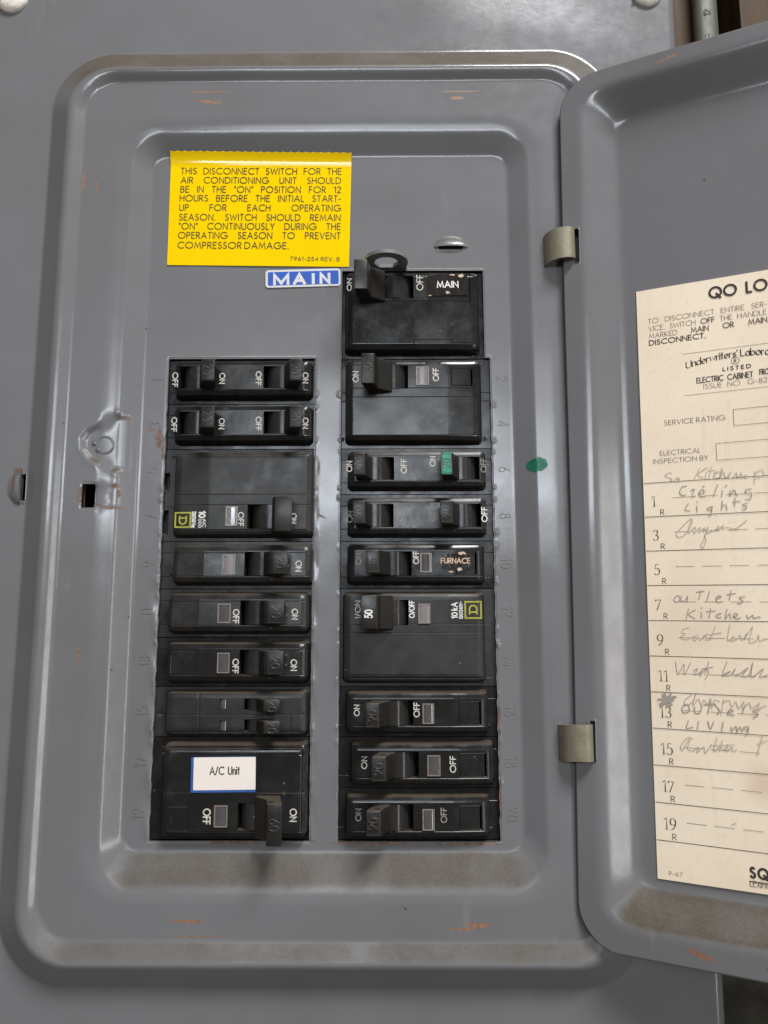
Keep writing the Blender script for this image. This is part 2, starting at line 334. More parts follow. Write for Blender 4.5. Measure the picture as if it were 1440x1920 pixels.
# ------------------------------------------------------------------ a pen-stroke alphabet (cap height 1)
def arc(cx, cy, rx, ry, a0, a1, n=14):
    return [(cx+rx*math.cos(math.radians(a0+(a1-a0)*i/n)), cy+ry*math.sin(math.radians(a0+(a1-a0)*i/n))) for i in range(n+1)]
G = {
 'A': (.74, [[(0,0),(.37,1),(.74,0)], [(.13,.34),(.61,.34)]]),
 'B': (.50, [[(0,0),(0,1),(.22,1)]+arc(.24,.765,.22,.235,90,-90,8)+[(0,.53)], [(.22,.53)]+arc(.26,.265,.24,.265,90,-90,9)+[(0,0)]]),
 'C': (.80, [arc(.5,.5,.5,.5,50,310,20)]), 'D': (.72, [[(0,0),(0,1),(.22,1)]+arc(.22,.5,.5,.5,90,-90,14)+[(0,0)]]),
 'E': (.44, [[(.44,1),(0,1),(0,0),(.44,0)], [(0,.53),(.40,.53)]]), 'F': (.42, [[(.42,1),(0,1),(0,0)], [(0,.52),(.38,.52)]]),
 'G': (.96, [arc(.5,.5,.5,.5,48,355,22)+[(.97,.47),(.56,.47)]]), 'H': (.60, [[(0,0),(0,1)],[(.6,0),(.6,1)],[(0,.53),(.6,.53)]]),
 'I': (.0, [[(0,0),(0,1)]]), 'J': (.3, [[(.3,1),(.3,.2)]+arc(.12,.2,.18,.2,0,-120,6)]), 'K': (.55, [[(0,0),(0,1)],[(.52,1),(.04,.5),(.55,0)]]),
 'L': (.38, [[(0,1),(0,0),(.38,0)]]), 'M': (.84, [[(0,0),(.12,1),(.42,.16),(.72,1),(.84,0)]]), 'N': (.64, [[(0,0),(0,1),(.64,0),(.64,1)]]),
 'O': (1.0, [arc(.5,.5,.5,.5,0,360,26)]), 'P': (.47, [[(0,0),(0,1),(.2,1)]+arc(.22,.74,.25,.26,90,-90,9)+[(0,.48)]]),
 'Q': (1.0, [arc(.5,.5,.5,.5,0,360,26), [(.58,.36),(.92,-.08)]]), 'R': (.50, [[(0,0),(0,1),(.2,1)]+arc(.22,.74,.25,.26,90,-90,9)+[(0,.48)], [(.20,.48),(.50,0)]]),
 'S': (.46, [arc(.24,.76,.20,.24,40,200,9)+[(.10,.60),(.34,.46)]+arc(.23,.25,.23,.25,30,-150,9)]),
 'T': (.48, [[(0,1),(.48,1)],[(.24,1),(.24,0)]]), 'U': (.56, [[(0,1),(0,.28)]+arc(.28,.28,.28,.28,180,360,12)+[(.56,1)]]),
 'V': (.66, [[(0,1),(.33,0),(.66,1)]]), 'W': (.98, [[(0,1),(.24,0),(.49,.9),(.74,0),(.98,1)]]), 'X': (.56, [[(0,1),(.56,0)],[(0,0),(.56,1)]]),
 'Y': (.58, [[(0,1),(.29,.5),(.58,1)],[(.29,.5),(.29,0)]]), 'Z': (.52, [[(0,1),(.52,1),(0,0),(.52,0)]]),
 '0': (.54, [arc(.27,.5,.27,.5,0,360,20)]), '1': (.20, [[(0,.82),(.18,1),(.18,0)]]),
 '2': (.50, [arc(.25,.74,.24,.26,170,-30,10)+[(.02,0),(.50,0)]]), '3': (.46, [arc(.22,.76,.2,.24,150,-90,9), arc(.22,.26,.24,.26,90,-150,10)]),
 '4': (.56, [[(.42,0),(.42,1),(0,.26),(.56,.26)]]), '5': (.46, [[(.42,1),(.10,1),(.05,.58)]+arc(.2,.32,.26,.32,110,-140,11)]),
 '6': (.50, [[(.36,1),(.05,.46)]+arc(.25,.28,.24,.28,150,-210,18)]), '7': (.46, [[(0,1),(.46,1),(.12,0)]]),
 '8': (.48, [arc(.24,.76,.19,.24,-90,270,16), arc(.24,.26,.24,.26,90,450,18)]), '9': (.50, [[(.14,0),(.45,.54)]+arc(.25,.72,.24,.28,-30,330,18)]),
 '-': (.26, [[(0,.38),(.26,.38)]]), '.': (.06, [[(0,0),(.06,0)]]), ',': (.08, [[(.06,.04),(0,-.16)]]), "'": (.04, [[(.03,1),(.0,.78)]]),
 '“': (.15, [[(.0,1),(.04,.8)],[(.12,1),(.16,.8)]]), '”': (.15, [[(.04,1),(.0,.8)],[(.16,1),(.12,.8)]]), '/': (.36, [[(0,-.05),(.36,1.05)]]), '~': (.4, [[(0,.45),(.1,.58),(.28,.42),(.4,.55)]]),
 'a': (.42, [arc(.21,.32,.20,.32,0,360,16), [(.42,.64),(.42,0)]]), 'b': (.42, [[(0,0),(0,1.05)], arc(.21,.32,.21,.32,0,360,16)]), 'c': (.36, [arc(.24,.32,.22,.32,50,310,12)]),
 'd': (.42, [[(.42,0),(.42,1.05)], arc(.21,.32,.21,.32,0,360,16)]), 'e': (.42, [[(.02,.34),(.40,.34)]+arc(.21,.32,.20,.32,5,310,14)]),
 'h': (.38, [[(0,0),(0,1.05)],[(0,.4)]+arc(.19,.42,.19,.22,170,0,8)+[(.38,0)]]), 'i': (.0, [[(0,0),(0,.66)],[(0,.88),(0,.98)]]),
 'k': (.36, [[(0,0),(0,1.05)],[(.34,.66),(.02,.3)],[(.12,.4),(.36,0)]]), 'l': (.0, [[(0,0),(0,1.05)]]),
 'n': (.38, [[(0,0),(0,.66)],[(0,.42)]+arc(.19,.44,.19,.22,170,0,8)+[(.38,0)]]), 'o': (.44, [arc(.22,.33,.22,.33,0,360,16)]),
 'r': (.24, [[(0,0),(0,.66)],[(0,.4)]+arc(.18,.42,.16,.22,160,70,5)]), 's': (.32, [arc(.17,.49,.14,.16,40,210,6)+arc(.16,.17,.16,.17,40,-150,7)]),
 't': (.24, [[(.12,.95),(.12,0)],[(0,.66),(.24,.66)]]), 'u': (.38, [[(0,.66),(0,.22)]+arc(.19,.22,.19,.22,180,360,8)+[(.38,.66),(.38,0)]]),
 'w': (.58, [[(0,.66),(.12,.04),(.29,.6),(.46,.04),(.58,.66)]]), '(': (.2,[arc(.2,.5,.2,.55,120,240,6)]), ')': (.2,[arc(0,.5,.2,.55,60,-60,6)]),
}
def wordw(s, tr):
    return sum(G[c][0] for c in s) + tr*max(0, len(s)-1)
def layout(txt, h, wt=.10, xs=1.0, tr=.22, space=.45, width=None, justify=False):
    """'*' toggles bold. -> [(polyline, penwidth)], total width"""
    bold = False; toks = []; cur = ''
    words = txt.split(' '); 
    plain = [w.replace('*', '') for w in words]
    nat = sum(wordw(w, tr) for w in plain); ns = len(words)-1
    k = h*xs
    sp_ = space*k
    if width is not None:
        if justify and ns: sp_ = (width-nat*k)/ns
        else: k = width/(nat+ns*space); sp_ = space*k
    out = []; x = 0
    for wi, w in enumerate(words):
        first = True
        for ch in w:
            if ch == '*': bold = not bold; continue
            if not first: x += tr*k
            gw, st = G[ch]
            for pl in st: out.append(([(x+p[0]*k, p[1]*h) for p in pl], wt*h*(1.9 if bold else 1)))
            x += gw*k; first = False
        x += sp_
    return out, x-sp_
def ribbons(name, strokes, mat, parent, xf, h0, off=(0,0,0), relief=0., nib=None, loc=None):
    """strokes [(polyline,width)] laid on height h0 (number or function); relief>0 gives a rounded raised bead"""
    V = []; F = []
    for si, (pl, w) in enumerate(strokes):
        P = [xf(*p) for p in pl]
        Q = [P[0]]
        for p in P[1:]:
            if math.hypot(p[0]-Q[-1][0], p[1]-Q[-1][1]) > 1e-3: Q.append(p)
        P = Q
        if len(P) < 2: continue
        closed = len(P) > 4 and math.hypot(P[0][0]-P[-1][0], P[0][1]-P[-1][1]) < w*.3
        if not closed:       # square pen ends
            for a, b in ((0, 1), (-1, -2)):
                dx, dy = P[a][0]-P[b][0], P[a][1]-P[b][1]; L = math.hypot(dx, dy) or 1; P[a] = (P[a][0]+dx/L*w*.35, P[a][1]+dy/L*w*.35)
        n = len(P); base = len(V); dz = .004*(si % 7)
        for i in range(n):
            if closed and i in (0, n-1): a, b, c = P[-2], P[0], P[1]
            else: a, b, c = P[max(0, i-1)], P[i], P[min(n-1, i+1)]
            d1 = np.array([b[0]-a[0], b[1]-a[1]]); d2 = np.array([c[0]-b[0], c[1]-b[1]])
            l1, l2 = np.linalg.norm(d1), np.linalg.norm(d2)
            d1 = d1/l1 if l1 > 1e-9 else d2/max(l2, 1e-9); d2 = d2/l2 if l2 > 1e-9 else d1
            t = d1+d2; tl = np.linalg.norm(t); t = t/tl if tl > .2 else d2
            nv = np.array([-t[1], t[0]]); cs = max(.42, abs(float(np.dot(nv, np.array([-d1[1], d1[0]])))))
            hw = w/2/cs
            if nib is not None:
                ang = math.atan2(t[1], t[0]); hw = w/2*(.28+.95*abs(math.sin(ang-nib)))
            z = (h0(b[0], b[1]) if callable(h0) else h0) + dz
            l = (b[0]+nv[0]*hw, b[1]+nv[1]*hw, z); r = (b[0]-nv[0]*hw, b[1]-nv[1]*hw, z)
            if relief: V += [l, (b[0]+nv[0]*hw*.45, b[1]+nv[1]*hw*.45, z+relief*.85), (b[0]-nv[0]*hw*.45, b[1]-nv[1]*hw*.45, z+relief*.85), r]
            else: V += [l, r]
        m = 4 if relief else 2
        for i in range(n-1):
            for q in range(m-1):
                a = base+i*m+q; F.append((a, a+1, a+m+1, a+m))
    return mesh(name, V, F, mat, parent, off, 60 if relief else None, loc)
def xform(u, v, ang=0.0):
    c, s = math.cos(math.radians(ang)), math.sin(math.radians(ang))
    return lambda x, y: (u+c*x-s*y, v+s*x+c*y)
def sheet(name, pts, h, mat, parent=None, off=(0,0,0), th=.12, loc=None):
    """thin flat piece with real thickness, outline pts"""
    n = len(pts); V = [(p[0], p[1], h+th) for p in pts]+[(p[0], p[1], h) for p in pts]
    area = sum(pts[i][0]*pts[(i+1) % n][1]-pts[(i+1) % n][0]*pts[i][1] for i in range(n))
    F = [tuple(range(n)) if area > 0 else tuple(range(n-1, -1, -1))]+[(i, (i+1) % n, n+(i+1) % n, n+i)[::-1] for i in range(n)]
    return mesh(name, V, F, mat, parent, off, None, loc)
def rrect(x0, x1, y0, y1, r, n=5, ang=0, jit=0):
    P = []
    for cx, cy, a in ((x1-r, y1-r, 0), (x0+r, y1-r, 90), (x0+r, y0+r, 180), (x1-r, y0+r, 270)):
        P += arc(cx, cy, r, r, a, a+90, n)
    mx, my = (x0+x1)/2, (y0+y1)/2; c, s = math.cos(math.radians(ang)), math.sin(math.radians(ang))
    return [(mx+c*(x-mx)-s*(y-my)+random.uniform(-jit, jit), my+s*(x-mx)+c*(y-my)+random.uniform(-jit, jit)) for x, y in P]

# ------------------------------------------------------------------ the wall behind
wall = mesh('wall', [(-900,-700,-112),(900,-700,-112),(900,1100,-112),(-900,1100,-112),(-900,-700,-140),(900,-700,-140),(900,1100,-140),(-900,1100,-140)],
            [(0,1,2,3),(4,7,6,5),(0,4,5,1),(1,5,6,2),(2,6,7,3),(3,7,4,0)], M_wall); tag(wall, 'dark sooty wall behind the grey panel', None, None, 'structure')
u0 = at(1268, 30, -60)[0]; u1 = at(1303, 30, -60)[0]
t = bevbox('wooden_batten', u0-14, u1, 150, 620, -111, -60, M_wood, bev=1.2); tag(t, 'narrow weathered pine batten between the panel edge and the cable', 'batten')
u0 = at(1388, 30, -70)[0]
t = bevbox('wooden_board', u0, u0+260, 180, 620, -111, -70, M_wood2, bev=.8); tag(t, 'wide brown wooden board at the top right, right of the cable', 'board')
uc, uw = at(1322, 30, -55)[0], (at(1345, 30, -55)[0]-at(1300, 30, -55)[0])/2
root = empty('electrical_cable', (uc, 150, -55)); tag(root, 'flat greyish cable with black printing running up beside the pine batten', 'cable')
V = []; F = []; N = 20
for j, vv in enumerate((-60, 100, 200, 300, 480)):
    for i in range(N):
        a = 2*math.pi*i/N; V.append((uw*math.copysign(abs(math.cos(a))**.7, math.cos(a))+ (0, .2, -.3, .1, .6)[j], vv, 4.2*math.sin(a)))
for j in range(4):
    for i in range(N): F.append((j*N+i, j*N+(i+1) % N, (j+1)*N+(i+1) % N, (j+1)*N+i))
mesh('jacket', V, F, M_cable, root, smooth=60)
def cv(px, py): 
    p = at(px, py, -50); return p[0]-uc, p[1]-150
x, y = cv(1334, 26); ribbons('lettering', layout('12', 3.4, .17)[0], M_cink, root, xform(x, y, 90), 4.32)
x, y = cv(1334, 66); ribbons('lettering', [([(0,1),(1.6,1)], .5), ([(0,2.6),(1.6,2.6)], .5), ([(-3,1),(-1,1)], .5), ([(-3,2.6),(-1,2.6)], .5)], M_cink, root, xform(x, y, 90), 4.32)

# ------------------------------------------------------------------ the panel: cover
panel = empty('breaker_box', (0, 0, 0)); tag(panel, 'grey painted steel breaker box with its hinged door swung open to the right', 'breaker box')
hC, hS = 8.0, 5.5
# nested outlines: (left, right, bottom, top, corner radius, height)
RG = [(-147.5, 96.5, -51.5, 331, 27, 0.0), (-137.6, 86.0, -42.2, 319.5, 20, hC*.93), (-135.6, 84.0, -40.6, 317.8, 18.5, hC), (-133.8, 82.0, -38.8, 316.2, 17, hC*.93),
      (-130.8, 79.0, -33.2, 313.0, 14.5, hS), (-114.5, 63.0, -17.5, 293.0, 17, hS), (-109.5, 58.3, -15.5, 290.2, 13, hS*.86), (-102.3, 50.2, -3.5, 281.2, 7, 0.0), (-60, 10, 40, 240, 5, 0.0)]
LX0, LX1, RX0, RX1, MX1, P10, P12 = -91.9, -31.1, -20.1, 41.3, 39.2, 190.5, 228.9
E0, E1 = -182.0, 126.6; B0, B1 = -108.0, 378.0
lat0, lat1 = at(150, 907, hS), at(174, 951, hS)
slit1 = (at(822, 466, 0)[0], at(868, 466, 0)[0], at(845, 467, 0)[1], at(845, 462, 0)[1])
slit2 = (at(33, 930, 0)[0], at(41, 930, 0)[0], at(38, 938, 0)[1], at(38, 889, 0)[1])
holes = [(LX0, LX1, 0, P10, -1.3), (RX0, RX1, 0, P10, -1.3), (RX0, MX1, P10-.01, P12, -1.3), (lat0[0], lat1[0], lat1[1], lat0[1], 3.2), (slit1[0], slit1[1], slit1[2], slit1[3], -1.5), (slit2[0], slit2[1], slit2[2], slit2[3], -1.5)]
xl = lines(E0, E1, .8, [LX0, LX1, RX0, RX1, MX1, lat0[0], lat1[0], *slit1[:2], *slit2[:2], -60],
           [(-150, -128, .5), (LX0-3, LX0+.01, .3), (LX1, LX1+3, .3), (RX0-3, RX0, .3), (MX1, RX1+4, .3), (44, 62, .6), (-128, -98, .55)])
yl = lines(B0, B1, .9, [0, P10, P12, lat0[1], lat1[1], *slit1[2:], *slit2[2:]], [(310, 335, .5), (-54, -30, .5), (-3, 3, .4), (P10-2, P10+2, .4), (P12-1.5, P12+2, .4), (120, 175, .55)])
tri = [at(*p, hS) for p in ((262, 774), (216, 777), (163, 806), (151, 822), (153, 842), (166, 860), (205, 882), (262, 884))]
def sdpoly(x, y, P):
    d = np.full(x.shape, 1e9); ins = np.zeros(x.shape, bool); n = len(P)
    for i in range(n):
        ax, ay = P[i]; bx, by = P[(i+1) % n]; ex, ey = bx-ax, by-ay; t = np.clip(((x-ax)*ex+(y-ay)*ey)/(ex*ex+ey*ey), 0, 1)
        d = np.minimum(d, np.hypot(x-ax-t*ex, y-ay-t*ey))
        c = ((ay > y) != (by > y)) & (x < (bx-ax)*(y-ay)/(by-ay+1e-12)+ax); ins ^= c
    return np.where(ins, -d, d)
nubs = []
for k in range(0, 11):
    for ux, sgn in ((LX0, -1), (LX1, 1), (RX0, -1), (RX1, 1)):
        if k in (0, 10): continue
        if ux in (LX0,) and k > 7 : continue
        for dv in (3.0, -2.2):
            if random.random() < .86: nubs.append((ux+sgn*random.uniform(.3, .9), k*19.05+dv+random.uniform(-.8, .8), random.uniform(.5, 1.0), random.uniform(.20, .55)))
def coverh(X, Y):
    sd = [sdbox(X, Y, l, r, b, t_, rad) for l, r, b, t_, rad, h in RG]
    H = np.full(X.shape, RG[0][5])
    for k in range(len(RG)-1):
        a = np.maximum(-sd[k], 0); b = np.maximum(sd[k+1], 0); t = a/np.maximum(a+b, 1e-9)
        H = np.where((sd[k] <= 0) & (sd[k+1] > 0), RG[k][5]+(RG[k+1][5]-RG[k][5])*t, H)
    H = np.where(sd[-1] <= 0, 0, H)
    # knuckle recess beside the latch, and its thumb step
    tp = sdpoly(X, Y, tri); seatw = smoothstep(at(237, 830, hS)[0]+1.0, at(237, 830, hS)[0]-5, X)
    H -= 1.35*smoothstep(.5, -1.8, tp)*seatw - .12*np.exp(-((tp-1.3)/.9)**2)*seatw
    a, b = at(176, 909, hS), at(222, 948, hS); rs = sdbox(X, Y, a[0]-1, b[0], b[1], a[1], 1.0)
    H -= 1.0*smoothstep(.5, -.9, rs)*smoothstep(b[0]+1, a[0]-3, X)
    # soft unevenness of pressed sheet
    H += .10*np.sin(X*.043+1)*np.cos(Y*.031) + .05*np.sin(X*.13+Y*.05) + .035*np.sin(Y*.21+2+.05*X)
    return H
def gmat(l, sig):
    w = np.gradient(l); K = np.exp(-.5*((l[:, None]-l[None, :])/sig)**2)*w[None, :]; return K/K.sum(1, keepdims=True)
def gblur(H, xs_, ys_, sig):
    return gmat(ys_, sig) @ H @ gmat(xs_, sig).T
def coverpost(H):
    X, Y = np.meshgrid(xl, yl); H0 = gblur(H, xl, yl, .42); Hs = gblur(H, xl, yl, 2.6)
    w = np.exp(-((sdbox(X, Y, -114.5, 63, -17.5, 293, 17)+.2)/3.0)**4); H = H0*(1-w)+Hs*w
    for (a, b, c, e) in ((LX0, LX1, 0, P10), (RX0, RX1, 0, P10), (RX0, MX1, P10, P12), (lat0[0], lat1[0], lat1[1], lat0[1])):
        H -= .32*np.exp(-(np.maximum(sdbox(X, Y, a, b, c, e, .01), 0)/.38)**2)*((sdbox(X, Y, RX0, MX1, 0, P12, .01) > .02) | (a != RX0) | (c > 1))
    for x, y, r, a in nubs: H += a*np.exp(-((X-x)**2+(Y-y)**2)/(r*r))
    # dents along the left opening edge and kinked ribbon of metal between the openings
    H += .35*np.exp(-((X-LX0+1)/1.6)**2)*np.sin(Y*.33)*(Y < 100)*(Y > 0) + .25*np.exp(-((X-LX1-1)/1.2)**2)*np.sin(Y*.33+1)*(Y < 150)*(Y > 0)
    r = 4.0; q = np.clip((X-(E1-r))/r, 0, .999); H -= r*(1-np.sqrt(1-q*q))
    q = np.clip(((E0+r)-X)/r, 0, .999); H -= r*(1-np.sqrt(1-q*q))
    return H
def coverwarp(X, Y):
    jit = .12*np.sin(Y*.71)+.07*np.sin(Y*1.3+1)+.03*np.sin(Y*2.7)
    X = X + jit*(np.exp(-((X-LX0)/.8)**2) + np.exp(-((X-RX1)/.8)**2))*(Y < 172) + .5*jit*(np.exp(-((X-LX1)/.7)**2)+np.exp(-((X-RX0)/.7)**2))*(Y < 160)
    X = X + 2.7*np.clip((270-Y)/290, 0, 1)*smoothstep(-114, -129, X)
    X = X + (123.0+(Y+56)/396*4.4-126.6)*smoothstep(98, 124, X)
    return X, Y
cover = field('front_cover', xl, yl, coverh, M_paint, panel, holes, -16.0, smooth=180, warp=coverwarp, post=coverpost)
def covh(u, v):
    return float(coverh(np.array([[u]]), np.array([[v]]))[0, 0])
# cabinet behind the cover
ca, cb, cc, cd = E0+10, E1-12, B0+10, B1-10
V = [(ca,cc,-3),(cb,cc,-3),(cb,cd,-3),(ca,cd,-3),(ca,cc,-108),(cb,cc,-108),(cb,cd,-108),(ca,cd,-108)]
W2 = 1.5; V += [(ca+W2,cc+W2,-3),(cb-W2,cc+W2,-3),(cb-W2,cd-W2,-3),(ca+W2,cd-W2,-3),(ca+W2,cc+W2,-106),(cb-W2,cc+W2,-106),(cb-W2,cd-W2,-106),(ca+W2,cd-W2,-106)]
F = [(4,7,6,5),(0,4,5,1),(1,5,6,2),(2,6,7,3),(3,7,4,0),(12,13,14,15)]+[(8+a,8+b,12+b,12+a) for a, b in ((0,1),(1,2),(2,3),(3,0))]+[(a,b,8+b,8+a) for a, b in ((0,1),(1,2),(2,3),(3,0))]
mesh('cabinet_box', V, F, M_box, panel)
# pressed eyelet humps over the two slits
def hump(cx, cy, w, d, hh, rot, name='pressed_eyelet'):
    V = []; F = []; nu, nv = 22, 12
    for j in range(nv+1):
        for i in range(nu+1):
            x = (i/nu*2-1); y = j/nv           # y=0 open lip, y=1 blends into the sheet
            prof = max(0, 1-abs(x)**2.6)
            z = hh*prof*math.cos(y*math.pi/2)**1.3; X_, Y_ = x*w/2*(1-.25*y*y), y*d*(.35+.65*math.sqrt(max(0, 1-x*x*.9)))
            V.append((X_, Y_, z+.12 if prof > 0 else -.05))
    for j in range(nv):
        for i in range(nu):
            a = j*(nu+1)+i; F.append((a, a+1, a+nu+2, a+nu+1))
    n0 = len(V)     # return of the lip
    for i in range(nu+1): V.append((V[i][0], V[i][1]+.5, V[i][2]-.5 if V[i][2] > .6 else V[i][2]-.15))
    for i in range(nu): F.append((i+1, i, n0+i, n0+i+1))
    f = xform(cx, cy, rot); V = [(*f(p[0], p[1]), p[2]) for p in V]
    return mesh(name, V, F, M_paint, cover, smooth=60)
p = at(845, 464, 0); hump(p[0], p[1], 15.0, 5.0, 1.6, 0)
p = at(40, 913, 0); hump(p[0], p[1], 15.0, 5.6, 2.2, 90)
# punched ring in the recess
p = at(196, 834, hS-1.2); hr = hS-1.42
V = []; F = []; n = 30
for i in range(n+1):
    a = math.radians(-158+i*316/n+0)
    for k in range(7):
        b = math.pi*k/6; rr = 3.45+.42*math.cos(b); V.append((p[0]+rr*math.cos(a), p[1]+rr*math.sin(a), hr+.30*math.sin(b)))
for i in range(n):
    for k in range(6): q = i*7+k; F.append((q, q+7, q+8, q+1))
mesh('stamped_ring', V, F, M_paint, cover, smooth=60)
for q in ((177, 831), (184, 843)):
    x, y = at(*q, hS-1.2); V = [(x, y, hr+.75)]; F = []
    for k, (r_, z_) in enumerate(((.5, .66), (.95, .35), (1.3, -.05))):
        V += [(x+r_*math.cos(i*math.pi/5), y+r_*math.sin(i*math.pi/5), hr+z_) for i in range(10)]
    F += [(0, 1+i, 1+(i+1) % 10) for i in range(10)]+[(1+10*k+i, 11+10*k+i, 11+10*k+(i+1) % 10, 1+10*k+(i+1) % 10) for k in range(2) for i in range(10)]
    mesh('stamped_nub', V, F, M_paint, cover, smooth=60)
# stamped numerals
for k in range(10):
    vc = P10 - 19.05*(k+.5)
    s_ = str(2*k+2); st, w_ = layout(s_, 4.3, .095, .85, .30); uu = at(936, 716, 0)[0]
    ribbons('stamped_numeral', st, M_paint, cover, xform(43.9, vc+w_/2+.3, -90), lambda a, b: covh(a, b)-.02, relief=.16)
    s_ = str(2*k+1); st, w_ = layout(s_, 4.3, .095, .85, .30)
    ribbons('stamped_numeral', st, M_paint, cover, xform(-94.3, vc-w_/2+.3, 90), lambda a, b: covh(a, b)-.02, relief=.16)
# screws
for px, py in ((20, -6), (1214, -18)):
    x, y = at(px, py, 1.5); V = []; F = []; n = 32; rings = ((7.0, 0), (7.0, .9), (6.5, 1.7), (5.0, 2.5), (2.8, 3.0), (0.01, 3.15))
    for r_, z_ in rings: V += [(x+r_*math.cos(2*math.pi*i/n), y+r_*math.sin(2*math.pi*i/n), z_) for i in range(n)]
    for k in range(len(rings)-1): F += [(k*n+i, k*n+(i+1) % n, (k+1)*n+(i+1) % n, (k+1)*n+i) for i in range(n)]
    s_ = mesh('screw', V, F, M_screw, panel, smooth=50)
    bevbox('slot', x-6.2, x+6.2, y-.55, y+.55, 2.0, 3.17, M_dark, s_, bev=.05, rot=24)
# green marker dab on the seat
P = [(math.cos(a)*(4.15+random.uniform(-.25, .25)), math.sin(a)*(2.75+random.uniform(-.25, .25))) for a in [i*2*math.pi/30 for i in range(30)]]
x, y = at(1008, 870, hS)
P = [(x+p[0], y+p[1]-(.3 if p[0] < 0 else -.1)) for p in P]
V = [(x, y, covh(x, y)+.1)]+[(p[0], p[1], covh(*p)+.1) for p in P]; mesh('green_mark', V, [(0, i+1, (i+1) % 30+1) for i in range(30)], M_gmark, cover)

# ------------------------------------------------------------------ the door
door = None
DW = 203.0; V0, V1 = -34.5, 309.3; DRAD = 16.0
RD = [(9.0, DW-9, -24.5, 301.5, 9, 0), (20.3, DW-20, -13.2, 289.5, 7, -DR), (50, DW-50, 20, 250, 4, -DR)]
def doorwarp(X, Y):
    c = np.where(Y > V1-DRAD, Y-(V1-DRAD), np.where(Y < V0+DRAD, (V0+DRAD)-Y, 0)); e = DRAD-np.sqrt(np.maximum(DRAD**2-c**2, 0))
    X = np.where(X < 26, e+X*(26-e)/26, X); X = np.where(X > DW-26, DW-(e+(DW-X)*(26-e)/26), X); return X + .35*np.sin(Y*.018)*np.exp(-X/12), Y
def doorh(X, Y):
    sd = [sdbox(X, Y, *r[:5]) for r in RD]; H = np.zeros(X.shape)
    a = np.maximum(-sd[0], 0); b = np.maximum(sd[1], 0); t = a/np.maximum(a+b, 1e-9)
    H = np.where((sd[0] < 0) & (sd[1] > 0), -DR*t, H); H = np.where(sd[1] <= 0, -DR, H)
    return H + .10*np.sin(X*.06)*np.sin(Y*.028+1)+.05*np.sin(X*.11+Y*.07)
dh1 = (dat(1083, 460, 0), 7.3); dh2 = (dat(1112, 1390, 0), 7.3)
dhole = []
for (c_, hh_) in (dh1, dh2): dhole.append((c_[0]-1.0, c_[0]+.8, c_[1]-hh_, c_[1]+hh_, -3.0))
dxl = lines(0, DW, .9, [q for d_ in dhole for q in d_[:2]], [(0, 24, .5), (120, DW-24, 3)]); dyl = lines(V0, V1, 1.1, [q for d_ in dhole for q in d_[2:4]], [(V0, -10, .6), (285, V1, .6)])
door = field('door', dxl, dyl, doorh, M_door, panel, dhole, -1.3, smooth=180, warp=doorwarp, post=lambda H: gblur(H, dxl, dyl, 1.6))
door.matrix_local = DOORM
# hinge straps
for (cpx, cpy, tw) in ((1060, 459, .8), (1090, 1392, .6)):
    vc = at(cpx, cpy, 10)[1]; uo = at(cpx, cpy, 10)[0]-at(1060, 459, 10)[0]
    prof = [(63.6, 1.0), (63.7, 5.0), (64.4, 8.2), (66.2, 10.6), (69.0, 12.0), (72.0, 12.9), (74.2, 12.6), (75.4, 11.6), (76.0, 9.5)]
    V = []; F = []; wv = 6.6; m = 7
    for th in (0, -1.1):
        for i, (a, b) in enumerate(prof):
            a0, a1 = prof[max(0, i-1)], prof[min(len(prof)-1, i+1)]; tx, ty = a1[0]-a0[0], a1[1]-a0[1]; L = math.hypot(tx, ty); nx, nz = -ty/L, tx/L
            for j in range(m+1):
                y = (j/m*2-1)*wv; V.append((a+nx*th+uo*.55, vc+y-(1.6*tw*(1-i/4) if i < 4 else 0), b+nz*th+random.uniform(-.06, .06)))
    n = len(prof); 
    for s_ in range(2):
        for i in range(n-1):
            for j in range(m):
                q = s_*n*(m+1)+i*(m+1)+j; f = (q, q+1, q+m+2, q+m+1); F.append(f if s_ == 0 else f[::-1])
    o2 = n*(m+1)
    for i in range(n-1):
        for j in (0, m): q = i*(m+1)+j; F.append((q, q+m+1, q+m+1+o2, q+o2))
    mesh('hinge_strap', V, F, M_zinc, panel, smooth=40)

# ------------------------------------------------------------------ breakers
HB, HP = -2.2, 4.3
SL = 19.05
TVD = {(-1,4): -.045, (-1,5): -.034, (-1,6): -.022, (-1,2): -.008, (1,3): -.026, (1,2): -.016, (1,4): 0, (-1,8): 0, (-1,0): .012, (-1,1): .006, (1,-2): 0, (1,0): .006}   # each one sits a hair askew
def window(root, off, px, py, hp, pale=False, dir_=1, small=False):
    x0, y1 = at(px[0], py[0], hp); x1, y0 = at(px[1], py[1], hp); hp = TOP[hp_key(off)]((x0+x1)/2, (y0+y1)/2); w = .42 if not small else .25
    V = []; F = []
    out = [(x0, y0), (x1, y0), (x1, y1), (x0, y1)]; inn = [(x0+w, y0+w), (x1-w, y0+w), (x1-w, y1-w), (x0+w, y1-w)]
    for P_, z in ((out, hp-.3), (out, hp+.42), (inn, hp+.42), (inn, hp-.1)): V += [(a, b, z) for a, b in P_]
    for k in range(3):
        for i in range(4): F.append((k*4+i, k*4+(i+1) % 4, k*4+4+(i+1) % 4, k*4+4+i))
    fr = mesh('indicator_frame', V, F, M_pframe, root, off)
    V = []; F = []; n = 8
    for j in range(n+1):
        a = -1+2*j/n; z = hp+.04+.34*(1-a*a)
        for i in (0, 1): V.append((inn[0][0]+(inn[1][0]-inn[0][0])*j/n, inn[0][1] if i == 0 else inn[3][1], z))
    for j in range(n): F.append((2*j, 2*j+2, 2*j+3, 2*j+1))
    mesh('indicator_pane', V, F, M_panel if pale else M_pane, root, off, 60)
